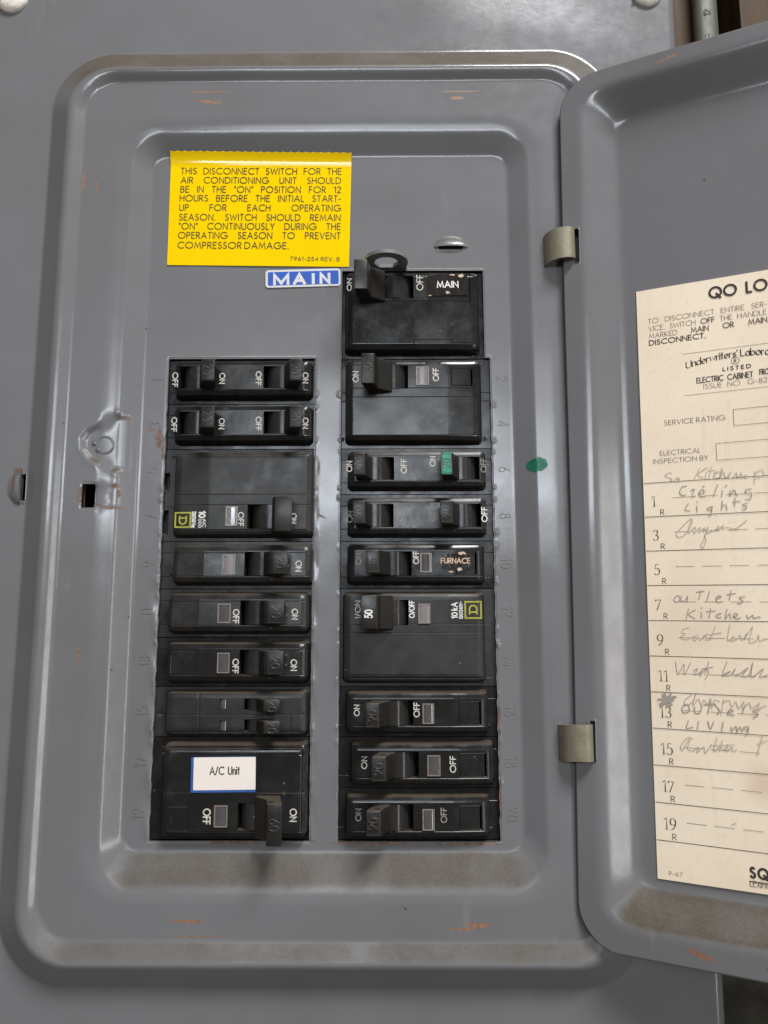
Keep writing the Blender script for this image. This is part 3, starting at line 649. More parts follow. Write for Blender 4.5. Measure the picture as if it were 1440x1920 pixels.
def handle(root, off, d, fx, fv, hh, hp, slot, mat=None, numeral=None, relief=M_relief, frame=True, hole=None, ht=None, thick=True):
    """toggle: front face between pixel columns fx at tip height; leans to the ON side (-d)"""
    hT = ht; uf0, uf1 = sorted((at(fx[0], fx[2], hT)[0], at(fx[1], fx[2], hT)[0]))
    s0, s1 = slot; uc = (s0+s1)/2
    if d > 0: A, B = uf0, uf1; inner, g = uc-(s1-s0)*.16, 1
    else: A, B = uf1, uf0; inner, g = uc+(s1-s0)*.16, -1
    inner = B+g*min(5.8 if hh > 6 else 3.4, abs(inner-B))
    y0, y1 = fv-hh, fv+hh
    prof = [(A, hT), (B, hT-.15), (B+g*1.3, hp+5.0), (inner+g*1.2, hp+.9), (inner+g*.8, hp-4.5), (A+g*3.6, hp-4.5), (A+g*2.2, hp+1.5)]
    hd = prism('handle', prof, y0, y1, mat or M_handle, root, off, bev=.42, taper=.04)
    if numeral:
        ang = 90 if d > 0 else -90; st, w_ = layout(numeral, min(3.4, (uf1-uf0)*.62), .12, .95, .2); cap = min(3.4, (uf1-uf0)*.62)
        X0 = (A+B)/2 + (cap/2 if d > 0 else -cap/2); f = xform(X0, fv - (w_/2 if d > 0 else -w_/2), ang)
        ribbons('numeral', st, relief, hd, f, hT+.02, off, relief=.12 if relief is M_relief else 0)
    if frame:
        a, b = uf0+.55, uf1-.55; c, e = y0+.9, y1-.9
        ribbons('raised_border', [([(a, c), (b, c), (b, e), (a, e), (a, c)], .22)], relief if relief is not M_whitep else M_relief, hd, lambda x, y: (x, y), hT+.01, off, relief=.10)
    # flat dark disc painted as the shade of a moulded hole, both end faces
    cx, cz = (A+B)/2+g*1.6, hT-2.6
    for ys, sg in ((y1-.12, 1), (y0+.12, -1)):
        V = [(cx, ys-sg*.6, cz)]+[(cx+1.15*math.cos(i*math.pi/7), ys+sg*.03, cz+.95*math.sin(i*math.pi/7)) for i in range(14)]
        V += [(cx+1.35*math.cos(i*math.pi/7), ys-sg*.12+sg*.03, cz+1.15*math.sin(i*math.pi/7)) for i in range(14)]
        V[0] = (cx, ys+sg*.02, cz)
        mesh('pin_hole_shade', V, [(0, i+1, (i+1) % 14+1) for i in range(14)], M_dark, hd, off)
    return hd
def barrel(root, off, slot, y0, y1, hp):
    s0, s1 = slot; uc = (s0+s1)/2; r = (s1-s0)*.56; V = []; F = []; n = 26
    zc = hp+.35-r
    for i in range(n+1):
        a = math.pi*i/n
        for y in (y0+.15, y1-.15): V.append((uc+r*.86*math.cos(a), y, zc+r*math.sin(a)))
    for i in range(n): F.append((2*i, 2*i+1, 2*i+3, 2*i+2))
    n0 = len(V); V += [(uc, y0+.15, zc), (uc, y1-.15, zc)]
    for i in range(n): F += [(2*i, 2*i+2, n0), (2*i+3, 2*i+1, n0+1)]
    mesh('pivot_barrel', V, F, M_barrel, root, off, 50)
def lett(root, off, txt, px, py, hp, d, capw, length=None, mat=M_cream, wt=.20, xs=.78, ang=None):
    """text turned a quarter: px = column centre, py = (top, bottom) rows; capw = cap height in px"""
    x, ya = at(px, py[0], hp); _, yb = at(px, py[1], hp); L = ya-yb; cap = capw/4.72
    st, w_ = layout(txt, cap, wt, xs, .24); k = L/w_
    st = [([(p[0]*k, p[1]) for p in pl], w) for pl, w in st]
    f = xform(x+cap/2, yb, 90) if d > 0 else xform(x-cap/2, ya, -90)
    ribbons('lettering', st, mat, root, f, lambda a, b: TOP[hp_key(off)](a, b)+.06, off)
TOP = {}
def hp_key(off): return (round(off[0], 3), round(off[1], 3))
def breaker(label, d, v0, v1, plat, mat, facet=None, slots=(), holes=(), grooves=(), name='circuit_breaker', cat='circuit breaker', group='circuit breakers in the two columns', dh=0., hpl=None, tiltx=0., notch=(), prof=None, inset=None, ends=True):
    """v0..v1 slot in mm; plat=(x0,x1) pixel columns or mm of the raised face; slots=[(u0,u1,v0,v1)] in mm"""
    L, R = (LX0, LX1) if d < 0 else (RX0, RX1)
    uc, vc = (L+R)/2, (v0+v1)/2; off = (uc, vc, 0); root = empty(name, off); tag(root, label, cat, group)
    hp = (hpl or HP)+dh; tv = TVD.get((d, int(round((P10-v1)/SL))), random.uniform(-.012, .012)); p0, p1, q0, q1 = plat; q0 -= .5; q1 += .5; bev = 2.9
    xk = [L-6, R+6, p0, p1, p0+bev, p1-bev, p0+1.15, p1-1.15]; yk = [q0, q1, q0+bev, q1-bev, q0+1.15, q1-1.15]
    hs = [(a, b, c, e, -9.0) for a, b, c, e in slots] + list(holes)
    for a, b, c, e, _ in hs: xk += [a, b]; yk += [c, e]
    for g in grooves:
        if g[0] == 'h': yk += [g[1]-.2, g[1], g[1]+.2]; xk += [g[2], g[3]]
        else: xk += [g[1]-.2, g[1], g[1]+.2]; yk += [g[2], g[3]]
    if facet: xk += [facet-.1, facet+.1]
    X_ = lines(L-6, R+6, 1.1, xk, [(p0-.3, p0+1.3, .3), (p1-1.3, p1+.3, .3)]); Y_ = lines(v0+.16, v1-.16, 1.1, yk, [(q0-.2, q0+1.3, .28), (q1-1.3, q1+.2, .28)])
    def hf(X, Y):
        sd = sdbox(X, Y, p0, p1, q0, q1, 2.6)
        q = -sd; w1 = 1.15; w2 = 2.9     # steep rounded side, then a flat chamfer up to the face
        a_ = np.clip(q/w1, 0, 1); a_ = .86*(1-(1-a_)**1.6); t = np.where(q < w1, a_, .86+.14*np.clip((q-w1)/(w2-w1), 0, 1))
        top = hp - HB + tiltx*(X-uc) + np.clip(tv*(Y-vc), -.35, .35)
        if facet is not None: top = top - np.maximum(0, d*(X-facet))*.075
        H = HB + top*t
        for g in grooves:
            dep = g[4] if len(g) > 4 else .22
            if g[0] == 'h': H -= dep*np.clip(1-np.abs(Y-g[1])/.2, 0, 1)*((X > g[2]-.01) & (X < g[3]+.01))
            else: H -= dep*np.clip(1-np.abs(X-g[1])/.2, 0, 1)*((Y > g[2]-.01) & (Y < g[3]+.01))
        H += .03*np.sin(X*.35+vc)*np.cos(Y*.4)
        for a, b, c, e, z in notch: H = np.where((X > a) & (X < b) & (Y > c) & (Y < e), np.minimum(H, HB+z), H)
        return H
    def topf(x, y):
        z = hp + float(np.clip(tv*(y-vc), -.35, .35))
        return z - (max(0, d*(x-facet))*.075 if facet is not None else 0)
    TOP[hp_key(off)] = topf
    body = field('breaker_case', X_, Y_, hf, mat, root, hs, -48.0, off, smooth=28)
    for a, b, c, e in slots:      # pocket floor
        mesh('toggle_pocket', [(a-.5, c-.5, -8.9), (b+.5, c-.5, -8.9), (b+.5, e+.5, -8.9), (a-.5, e+.5, -8.9)], [(0,1,2,3)], M_dark, root, off)
        barrel(root, off, (a, b), c, e, hp)
    return root, off, hp, uc, vc
def U(px, py, h=HP): return at(px, py, h)[0]
def Vv(px, py, h=HP): return at(px, py, h)[1]
def singleplat(v0, v1, x0, x1, pyc): 
    return (U(x0, pyc), U(x1, pyc), v0+1.9, v1-1.9)
def lab_plate(x0, x1, v0, v1, d):
    """outline of the snap-in tag area and its black slot"""
    e = x1 if d > 0 else x0
    g = [('h', v0, x0, x1), ('h', v1, x0, x1), ('v', x0 if d > 0 else x1, v0, v1)]
    hole = (e-.05, e+.65, v0+.1, v1-.1, 1.0) if d > 0 else (e-.65, e+.05, v0+.1, v1-.1, 1.0)
    return g, hole
SL = 19.05
def slotv(k): return P10-SL*k        # upper edge of slot k (0 = top)
GRP = 'circuit breakers in the two columns'

# --- right column
def right_single(k, x0, x1, shift, onp, offp, hx, winp, platep, slotp, label, mat, num='20', onm=M_cream, offm=M_cream, facetpx=850, dh=0., plate_label=None, ht=13.6):
    v1 = slotv(k); v0 = v1-SL; pyc = 1175-(( (v0+v1)/2-80.3)*4.75)
    vc = (v0+v1)/2; s0, s1 = U(slotp[0], pyc), U(slotp[1], pyc); hv = 4.75
    a, b = U(platep[0], pyc), U(platep[1], pyc); g, hl = lab_plate(a, b, vc-4.4, vc+4.3, 1)
    fac = U(facetpx, pyc)
    g += [('h', vc-4.9, RX0-6, RX0+3, .15), ('h', vc+4.9, RX1-4, RX1+6, .15), ('h', vc-4.9, U(x0, pyc)+2, RX1-3, .14)]
    root, off, hp, uc, vc = breaker(label, 1, v0, v1, (U(x0, pyc), U(x1, pyc), v0+1.9, v1-1.7), mat, fac, [(s0, s1, vc-hv, vc+hv)], [hl], g, dh=dh)
    handle(root, off, 1, (hx[0], hx[1], pyc), vc, 4.75, hp, (s0, s1), numeral=num, ht=ht)
    lett(root, off, 'ON', *onp, hp, 1, 9, mat=onm); lett(root, off, 'OFF', *offp, hp, 1, 9.5, mat=offm)
    window(root, off, winp[0], winp[1], hp)
    return root
right_single(4, 649, 912, 0, (672, (1038, 1058)), (780, (1034, 1057)), (686, 711), ((788, 810), (1037, 1073)), (856, 891), (702, 772),
             'fifteen amp black breaker tagged FURNACE, just above the fifty amp double breaker', M_pl[0], '15', M_faded, M_cream)
right_single(7, 646, 920, 0, (669, (1322, 1342)), (781, (1318, 1344)), (685, 711), ((792, 814), (1319, 1357)), (861, 899), (700, 775),
             'dusty single toggle breaker directly below the fifty amp double breaker', M_pl[0])
right_single(8, 654, 931, 10, (683, (1419, 1441)), (849, (1418, 1448)), (696, 724), ((801, 826), (1416, 1455)), (862, 909), (710, 785),
             'dusty single toggle breaker set slightly further right, second from the bottom', M_pl[0], facetpx=861)
right_single(9, 645, 922, 0, (672, (1517, 1539)), (832, (1515, 1542)), (686, 714), ((792, 815), (1517, 1557)), (862, 900), (700, 775),
             'bottom breaker of the right column, dusty, with faint worn ON lettering', M_pl[0], '20', M_faded, M_faded)
# double toggle breakers (two handles in one width)
def double(d, k, x0, x1, toggles, labels, label, mat, bright, green=None, ht=13.6, num='20', nogap=False):
    v1 = slotv(k); v0 = v1-SL; vc = (v0+v1)/2; pyc = 1175-((vc-80.3)*4.75); sl = []
    for (sa, sb, ha, hb) in toggles: sl.append((U(sa, pyc), U(sb, pyc), vc-4.7, vc+4.7))
    L, R = (LX0, LX1) if d < 0 else (RX0, RX1)
    g = [('h', vc+4.9, L-6, L+3.2, .15), ('h', vc+5.0, R-3, R+6, .15), ('h', vc-5.2, U(x0, pyc)+2, U(x1, pyc)-2, .12), ('h', vc-4.6, L-6, L+3.2, .15)]
    fac = U(846, pyc) if d > 0 else U(390, pyc)
    root, off, hp, uc, vc = breaker(label, d, v0, v1, (U(x0, pyc), U(x1, pyc), v0+1.9, v1-1.9), mat, None, sl, [], g)
    for i, (sa, sb, ha, hb) in enumerate(toggles):
        hd = handle(root, off, d, (ha, hb, pyc), vc, 4.75, hp, sl[i][:2], numeral=num, ht=ht)
        if green == i:
            a, b = U(ha, pyc, ht)+.25, U(hb, pyc, ht)-.35
            P_ = rrect(a, b, vc-4.2, vc+4.35, .7, 4, 0, .16)
            sheet('green_paint', P_, ht+.03, M_green, hd, off, .05)
            st, w_ = layout(num, 3.2, .12, .95, .2); ribbons('numeral', st, M_handle, hd, xform((a+b)/2+1.6, vc-w_/2, 90), ht+.14, off)
            ribbons('raised_border', [([(a+.5, vc-3.6), (b-.4, vc-3.6), (b-.4, vc+3.7), (a+.5, vc+3.7), (a+.5, vc-3.6)], .14)], M_handle, hd, lambda x, y: (x, y), ht+.12, off)
    for txt, px, py, m_ in labels: lett(root, off, txt, px, py, hp, d, 9.5, mat=m_)
    return root
double(1, 2, 650, 914, [(668, 739, 662, 685), (832, 899, 826, 849)], [('ON', 655, (865, 884), M_cream), ('OFF', 757, (861, 887), M_cream), ('ON', 811, (856, 874), M_cream), ('OFF', 906, (860, 885), M_faded)],
       'double toggle breaker with one handle face painted green', M_pl[1], True, green=1)
double(1, 3, 650, 915, [(668, 738, 661, 685), (832, 902, 825, 849)], [('ON', 656, (959, 979), M_faded), ('OFF', 750, (952, 977), M_faded), ('ON', 810, (957, 977), M_faded), ('OFF', 908, (951, 978), M_whitep)],
       'double toggle breaker below the green handled one, above the furnace breaker', M_pl[1], True)
double(-1, 0, 324, 585, [(337, 404, 377, 403), (494, 562, 542, 567)], [('OFF', 329, (699, 725), M_cream), ('ON', 417, (700, 719), M_cream), ('OFF', 485, (697, 722), M_cream), ('ON', 573, (699, 718), M_cream)],
       'double toggle breaker at the very top of the left column', M_pl[0], False, num='20')
double(-1, 1, 322, 585, [(335, 402, 376, 402), (494, 562, 542, 567)], [('OFF', 327, (783, 809), M_cream), ('ON', 416, (785, 804), M_cream), ('OFF', 485, (782, 807), M_cream), ('ON', 573, (784, 803), M_cream)],
       'double toggle breaker second from the top of the left column', M_pl[0], False, num='20')
# left single breakers
def left_single(k, x0, x1, winp, slotp, hx, offt, ont, facpx, label, mat, num='20', pale=False):
    v1 = slotv(k); v0 = v1-SL; vc = (v0+v1)/2; pyc = 1175-((vc-80.3)*4.75); s0, s1 = U(slotp[0], pyc), U(slotp[1], pyc)
    a, b = U(x0+14, pyc), U(facpx-3, pyc); g, hl = lab_plate(a, b, vc-4.8, vc+4.2, -1)
    g = g[:2]+[('v', a, vc-4.8, vc+4.2), ('h', vc+4.9, LX0-6, LX0+3, .15), ('h', vc-4.6, LX0-6, LX0+3.5, .15), ('h', vc+4.4, U(facpx, pyc), U(x1, pyc)-1, .14), ('h', vc-4.9, U(facpx, pyc), U(x1, pyc)-1, .14)]
    root, off, hp, uc, vc = breaker(label, -1, v0, v1, (U(x0, pyc), U(x1, pyc), v0+1.9, v1-1.9), mat, U(facpx, pyc), [(s0, s1, vc-4.75, vc+4.75)], [], g)
    handle(root, off, -1, (hx[0], hx[1], pyc), vc, 4.75, hp, (s0, s1), numeral=num, ht=10.0)
    if offt: lett(root, off, 'OFF', *offt, hp, -1, 10)
    lett(root, off, 'ON', *ont, hp, -1, 10); window(root, off, winp[0], winp[1], hp, pale)
left_single(4, 318, 587, ((418, 441), (1040, 1077)), (458, 522), (511, 540), None, (560, (1052, 1071)), 382, 'single toggle breaker with a scraped face and no OFF lettering, below the yellow logo one', M_pl[1], pale=True)
left_single(5, 309, 580, ((409, 432), (1132, 1168)), (450, 515), (502, 533), (443, (1143, 1168)), (553, (1142, 1161)), 373, 'single toggle breaker, middle one of the three alike in the left column', M_pl[1])
left_single(6, 306, 578, ((408, 430), (1224, 1262)), (449, 514), (501, 532), (442, (1236, 1262)), (551, (1237, 1257)), 373, 'single toggle breaker directly above the slim twin breaker', M_pl[0])
# two-pole breakers
def twopole(d, vt, vb, plat, slot_px, slot_v, hx, hh, fac, label, mat, ht=15.5, num=None, relief=M_relief, win=None, texts=(), grooves=(), holes=(), pale=False, cover_bar=True, frame=False, **kw):
    v0, v1 = vb, vt; pyc = 1175-((slot_v-80.3)*4.75); s0, s1 = U(slot_px[0], pyc), U(slot_px[1], pyc); ucx = (plat[0]+plat[1])/2
    root, off, hp, uc, vc = breaker(label, d, v0, v1, (U(plat[0], pyc), U(plat[1], pyc), v0+1.9, v1-1.9), mat, fac and U(fac, pyc), [(s0, s1, slot_v-4.9, slot_v+4.9)], holes, list(grooves), **kw)
    hd = handle(root, off, d, (hx[0], hx[1], pyc), slot_v, hh, hp, (s0, s1), numeral=num, relief=relief, ht=ht, frame=frame)
    if win: window(root, off, win[0], win[1], hp, pale)
    for t_ in texts: lett(root, off, t_[0], t_[1], t_[2], hp, d, t_[3], mat=t_[4], wt=t_[5] if len(t_) > 5 else .20, xs=.8)
    return root, off, hp, uc, vc, hd
def logo(root, off, px, py, hp, d):
    x0, y1 = at(px[0], py[0], hp); x1, y0 = at(px[1], py[1], hp); cx, cy = (x0+x1)/2, (y0+y1)/2; w, h_ = (x1-x0)/2, (y1-y0)/2
    st = [([(-w+.25, -h_+.25), (w-.25, -h_+.25), (w-.25, h_-.25), (-w+.25, h_-.25), (-w+.25, -h_+.25)], .62)]
    q = w*.42; r = h_*.46
    D = [(-r*1.0, -q), (r*.25, -q)]+arc(r*.25, 0, q*.95, q, -90, 90, 8)+[(-r*1.0, q)]
    D1 = [(p[0], p[1]) for p in D]; D2 = [(-r*.55, -q), (-r*.55, q)]
    f = (lambda x, y: (cx-y, cy+x)) if d > 0 else (lambda x, y: (cx+y, cy-x))
    ribbons('emblem', [([f(*p) for p in D1], .62), ([f(*p) for p in D2], .62)]+[([(cx+p[0], cy+p[1]) for p in st[0][0]], .62)], M_yel, root, lambda x, y: (x, y), lambda a, b: TOP[hp_key(off)](a, b)+.06, off)
# MAIN
mv = P12-SL*.5+.2
MAINROW = P12
g = [('h', mv-6.2, RX0+3, MX1-1.5, .2), ('h', P10+4.0, U(680, 640), U(776, 640), .25), ('v', U(776, 640), P10+4.0, P10+6.2, .25), ('h', P10+6.2, U(776, 640), U(848, 640), .2), ('v', U(848, 640), P10+5, P10+6.2, .2), ('h', P10+5, U(848, 640), U(884, 640), .25), ('v', U(881, 535), mv-5.5, mv+5.8, .5)]
root, off, hp, uc, vc, hd = twopole(1, P12-.2, P10+.1, (646, 900), (706, 775), mv, (663, 689), 6.6, 836, 'main two pole breaker at the top of the right column, beside the blue MAIN sticker', M_pl[0],
        texts=[('ON', 655, (523, 545), 8, M_cream), ('OFF', 787, (516, 544), 12, M_cream, .15)], grooves=g, ht=16.5, num=None)
dots = [([(-.6+i*1.2, -1.8+j*1.8), (-.35+i*1.2, -1.8+j*1.8)], .3) for i in (0, 1) for j in (0, 1, 2)]
x, y = at(674, 516, 16.5); ribbons('moulded_dots', dots, M_relief, hd, xform(x, y), 16.53, off, relief=.1)
# lockout tab: a flat ring standing straight out of the cover
cu = at(724, 495, 12)[0]; tv = P12+.2; r0, r1, hc_ = 4.9, 9.0, 6.6; V = []; F = []; n = 40
outl = [(cu+r1*math.cos(a), hc_+r1*math.sin(a)) for a in [math.radians(-20+220*i/(n-1)) for i in range(n-2)]]+[(cu-r1*.94, -6), (cu+r1*.94, -6)]
outl = outl[:n]; no = len(outl)
inn = []
for i, p in enumerate(outl):
    a = math.atan2(p[1]-hc_, p[0]-cu); inn.append((cu+r0*math.cos(a), hc_+r0*math.sin(a)))
for vv in (tv, tv+1.5):
    V += [(p[0], vv, p[1]) for p in outl]+[(p[0], vv, p[1]) for p in inn]
for i in range(no):
    j = (i+1) % no
    F += [(i, j, no+j, no+i), (2*no+j, 2*no+i, 3*no+i, 3*no+j), (j, i, 2*no+i, 2*no+j), (no+i, no+j, 3*no+j, 3*no+i)]
mesh('lockout_ring', V, F, M_ring, root, off, 40)
# 30 A
v_ = slotv(0)-SL*.5-.2
g = [('h', v_-4.6, RX0-6, RX1+6, .16), ('h', v_-8.3, RX0-6, RX1+6, .16), ('h', slotv(2)+4.2, RX0+1, RX1-3, .15)]
gg, hl = lab_plate(U(846, 700), U(883, 700), v_-3.6, v_+3.6, 1)
twopole(1, slotv(0), slotv(2), (646, 905), (712, 765), v_, (677, 702), 6.5, 839, 'thirty amp two pole breaker second from the top of the right column', M_pl[0], num='30', ht=15.5,
        win=((780, 804), (688, 722)), pale=True, texts=[('ON', 667, (697, 716), 10, M_cream), ('OFF', 817, (691, 714), 10, M_cream)], grooves=g+gg, holes=[hl])
# 50 A with logo
v_ = slotv(5)-SL*.5
g = [('h', v_-4.6, RX0-6, RX1+6, .16), ('h', v_-7.8, RX0-6, RX1+6, .16), ('h', slotv(7)+3.4, RX0+1, RX1+6, .15)]
root, off, hp, uc, vc, hd = twopole(1, slotv(5), slotv(7), (641, 912), (714, 766), v_, (676, 707), 6.7, 841, 'fifty amp two pole breaker with white printed 50 and yellow logo at its right end', M_pl[2], num=None, ht=12.5,
        win=((784, 807), (1132, 1169)), pale=True, texts=[('I/ON', 671, (1127, 1158), 9, M_cream), ('O/OFF', 772, (1127, 1158), 9, M_whitep), ('10 kA', 852, (1130, 1159), 10, M_whitep, .2), ('120/240V~', 864, (1128, 1160), 6, M_whitep)], grooves=g, hpl=3.6)
logo(root, off, (871, 904), (1127, 1160), hp, 1)
st, w_ = layout('50', 2.7, .2, .85, .22); x, y = at(691, 1158, 12.5); ribbons('numeral', st, M_whitep, hd, xform(x+1.35, y, 90), 12.53, off)
# left 2-pole with logo
v_ = slotv(4)+SL*.5-.2
g = [('h', slotv(2)-3.2, LX0+3, LX1-1, .15), ('h', v_+4.8, LX0-6, LX1+6, .16), ('h', v_+9.0, LX0+4, LX1-2, .16), ('h', v_-5.4, LX0+4, LX1-2, .12)]
root, off, hp, uc, vc, hd = twopole(-1, slotv(2), slotv(4), (318, 588), (463, 545), v_, (514, 548), 7.2, 390, 'left column two pole breaker with a yellow logo at its lower left corner', M_pl[2], num=None, ht=11.5,
        win=((424, 445), (950, 986)), pale=True, texts=[('OFF', 452, (961, 986), 9.5, M_cream), ('ON', 551, (963, 981), 9, M_cream)], grooves=g, hpl=3.6,
        notch=[(LX0-6, LX0+1.4, slotv(2)-SL+2, slotv(2)-SL+9, -3), (LX0-6, LX0+1.0, v_-6, v_+3, -3)])
logo(root, off, (327, 357), (960, 989), hp, -1)
for txt, px, py, cw, w in (('10', 379, (959, 970), 11, .24), ('AIC', 383, (973, 988), 5.5, .2), ('000', 375, (973, 989), 5.5, .2), ('120/240 Vac', 363.5, (959, 989), 7, .2)): lett(root, off, txt, px, py, hp, -1, cw, mat=M_whitep, wt=w, xs=.7)
# slim twin
v1 = slotv(7); v0 = v1-SL
sl = [(U(456, 1316), U(500, 1316), v1-8.7, v1-4.2), (U(456, 1356), U(500, 1356), v0+2.5, v0+7.0)]
wn = [(U(410, 1316), U(423, 1316), v1-8.2, v1-4.4, 1.2), (U(410, 1356), U(423, 1356), v0+2.8, v0+6.6, 1.2)]
g = [('h', v0+8.6, LX0+2, LX1-3, .18), ('v', U(545, 1355), v0+2, v0+8.6, .18), ('v', U(369, 1350), v0+2, v1-2, .1), ('h', v0+2.2, LX0+3, LX1-4, .14)]
root, off, hp, uc, vc = breaker('slim twin breaker with two small handles in one slot, above the A/C breaker', -1, v0, v1, (U(302, 1335), U(577, 1335), v0+.8, v1-1.6), M_pl[2], U(369, 1335), sl, wn, g, hpl=2.4)
for i, (fy, hh) in enumerate((((v1-6.45), 2.3), ((v0+4.75), 2.3))):
    handle(root, off, -1, (494, 525, 1320+i*40), fy, 2.5, hp, sl[i][:2], numeral='20', ht=9.5, frame=False)
for a, b, c, e, _ in wn:
    V = [(a+.1+(b-a-.2)*j/6, y, hp-.7+.45*(1-(j/3-1)**2)) for j in range(7) for y in (c+.1, e-.1)]
    mesh('indicator_pane', V, [(2*j, 2*j+2, 2*j+3, 2*j+1) for j in range(6)], M_pane, root, off, 60)
# 60 A
v_ = slotv(10)+SL*.5+.3
g = [('h', v_+8.6, LX0+1, LX1-2, .2), ('h', slotv(8)-3.6, LX0+4, LX1-2, .2), ('h', slotv(8)-6.0, LX0+4, LX1-2, .12), ('h', v_-5.5, LX0+5, LX1-2, .18), ('v', LX1-2.6, slotv(10)+4, slotv(8)-4, .3)]
gg, hl = lab_plate(U(315, 1530), U(352, 1530), v_-5, v_+3.6, -1)
root, off, hp, uc, vc, hd = twopole(-1, slotv(8), slotv(10), (298, 577), (446, 505), v_, (500, 529), 7.6, None, 'two pole breaker at the bottom of the left column carrying the white A/C tag', M_pl[0], num='60', ht=17.0,
        win=((402, 426), (1510, 1551)), texts=[('OFF', 388, (1517, 1545), 12, M_cream), ('ON', 550, (1517, 1540), 11, M_cream)], grooves=g+gg)

# ------------------------------------------------------------------ stickers and tape labels
x0, y1 = at(359, 1419, HP+.3); x1, y0 = at(479, 1486, HP+.3); cx, cy = (x0+x1)/2, (y0+y1)/2
r = empty('label_sticker', (cx, cy, HP)); tag(r, 'white rectangular A/C Unit label with blue border stuck on the bottom left breaker', 'label')
o_ = (cx, cy, HP)
sheet('backing', rrect(x0, x1, y0, y1, .4, 3, .6, .04), HP+.12, M_blue2, r, o_, .08)
sheet('label_face', rrect(x0+1.0, x1-.15, y0+.9, y1-.15, .3, 3, .6, .03), HP+.22, M_white, r, o_, .06)
st, w_ = layout('A/C Unit', 2.7, .16, .62, .22, .8, width=at(449, 1453, HP)[0]-at(394, 1453, HP)[0]); x, y = at(394, 1452, HP)
ribbons('lettering', st, M_ink2, r, xform(x, y, .6), HP+.32, o_)
# black embossing tapes
def tape(label, px, py, txt, tx, ty, cap, mat_t, ang, extra, hh=HP):
    x0, y1 = at(px[0], py[0], hh); x1, y0 = at(px[1], py[1], hh); cx, cy = (x0+x1)/2, (y0+y1)/2; r = empty('tape_label', (cx, cy, hh)); tag(r, label, 'label'); o_ = (cx, cy, hh)
    w, h_ = x1-x0, y1-y0; P = []; nx = 24
    V = []; F = []
    for i in range(nx+1):
        for j in range(9):
            a, b = i/nx, j/8; z = hh+.14+.10*math.sin(a*11+b*2)*b+.05*math.sin(a*23+4*b)-(.055*max(0, x0+w*a-U(841, 535)))+.0
            jx = random.uniform(-.05, .05)
            V.append((x0+w*a+(jx if i in (0, nx) else 0), y0+h_*b+(random.uniform(-.06, .06) if j in (0, 8) else 0)+(a-.5)*w*math.tan(math.radians(ang)), z+.22*(.5+.5*math.sin(a*5+1))))
    for i in range(nx):
        for j in range(8): q = i*9+j; F.append((q, q+9, q+10, q+1))
    mesh('tape', V, F, M_tape, r, o_, 60)
    def zt(u, v):
        a = (u-x0)/w; return hh+.14+.12-(.055*max(0, u-U(841, 535)))+.22*(.5+.5*math.sin(a*5+1))
    L = at(tx[1], ty, hh)[0]-at(tx[0], ty, hh)[0]; st, w_ = layout(txt, cap, .20, .8, .22, .4, width=L); x, y = at(tx[0], ty, hh)
    ribbons('lettering', st, mat_t, r, xform(x, y, ang), zt, o_)
    pk = []
    for (ex, ey, ew, eh) in extra:
        x, y = at(ex, ey, hh); P = [(x+ew*math.cos(a)*random.uniform(.55, 1.2), y+eh*math.sin(a)*random.uniform(.5, 1.2)) for a in [k*2*math.pi/14 for k in range(14)]]
        V = [(x, y, zt(x, y)+.03)]+[(p[0], p[1], zt(*p)+.03) for p in P]; mesh('tape_residue', V, [(0, k+1, (k+1) % 14+1) for k in range(14)], M_tan, r, o_)
tape('small black embossed tape reading MAIN at the right end of the main breaker', (801, 877), (516, 554), 'MAIN', (820, 859), 540, 2.5, M_whitep, 2.2, [(848, 516, 1.2, .35), (864, 517, 1.8, .8), (839, 549, 1.0, .7), (806, 555, .7, .25)])
tape('small black embossed tape reading FURNACE at the right end of the fifteen amp breaker', (828, 880), (1038, 1067), 'FURNACE', (827, 881), 1056, 1.9, simple('tan_print', (0.60, 0.44, 0.30), .5), 0, [(866, 1037, 1.9, .7), (862, 1067, 1.0, .9), (846, 1072, 1.0, .3)], HP)
# blue MAIN sticker
x0, y1 = at(498.5, 506, 0); x1, y0 = at(638.5, 538, 0); cx, cy = (x0+x1)/2, (y0+y1)/2; r = empty('name_sticker', (cx, cy, 0)); tag(r, 'blue and white sticker with rounded corners reading MAIN, below the yellow notice', 'sticker'); o_ = (cx, cy, 0)
hb = .25
sheet('backing', rrect(x0, x1, y0, y1, 1.3, 5, 1.4), hb, M_foil, r, o_, .1); sheet('blue_face', rrect(x0+1.0, x1-.8, y0+.9, y1-.9, .5, 4, 1.4), hb+.12, M_blue, r, o_, .05)
L = at(622, 528, 0)[0]-at(515, 528, 0)[0]; k_ = L
xs_ = [(513, 543, 'M'), (550, 574, 'A'), (585.5, 588, 'I'), (600, 620, 'N')]
st = []
for a, b, ch in xs_:
    ua = at(a, 528, 0)[0]; ub = at(b, 528, 0)[0]; gw = G[ch][0] or .001; g_ = G[ch][1]
    if ch == 'M': g_ = [[(0,0),(0,1),(.42,.1),(.84,1),(.84,0)]]
    kx = (ub-ua-1.1)/gw if ch != 'I' else 1
    for pl in g_: st.append(([(ua-x0+.5+p[0]*kx, p[1]*4.0) for p in pl], 1.25))
ribbons('lettering', st, M_foil, r, xform(x0, at(515, 534.3, 0)[1], 1.4), hb+.22, o_)
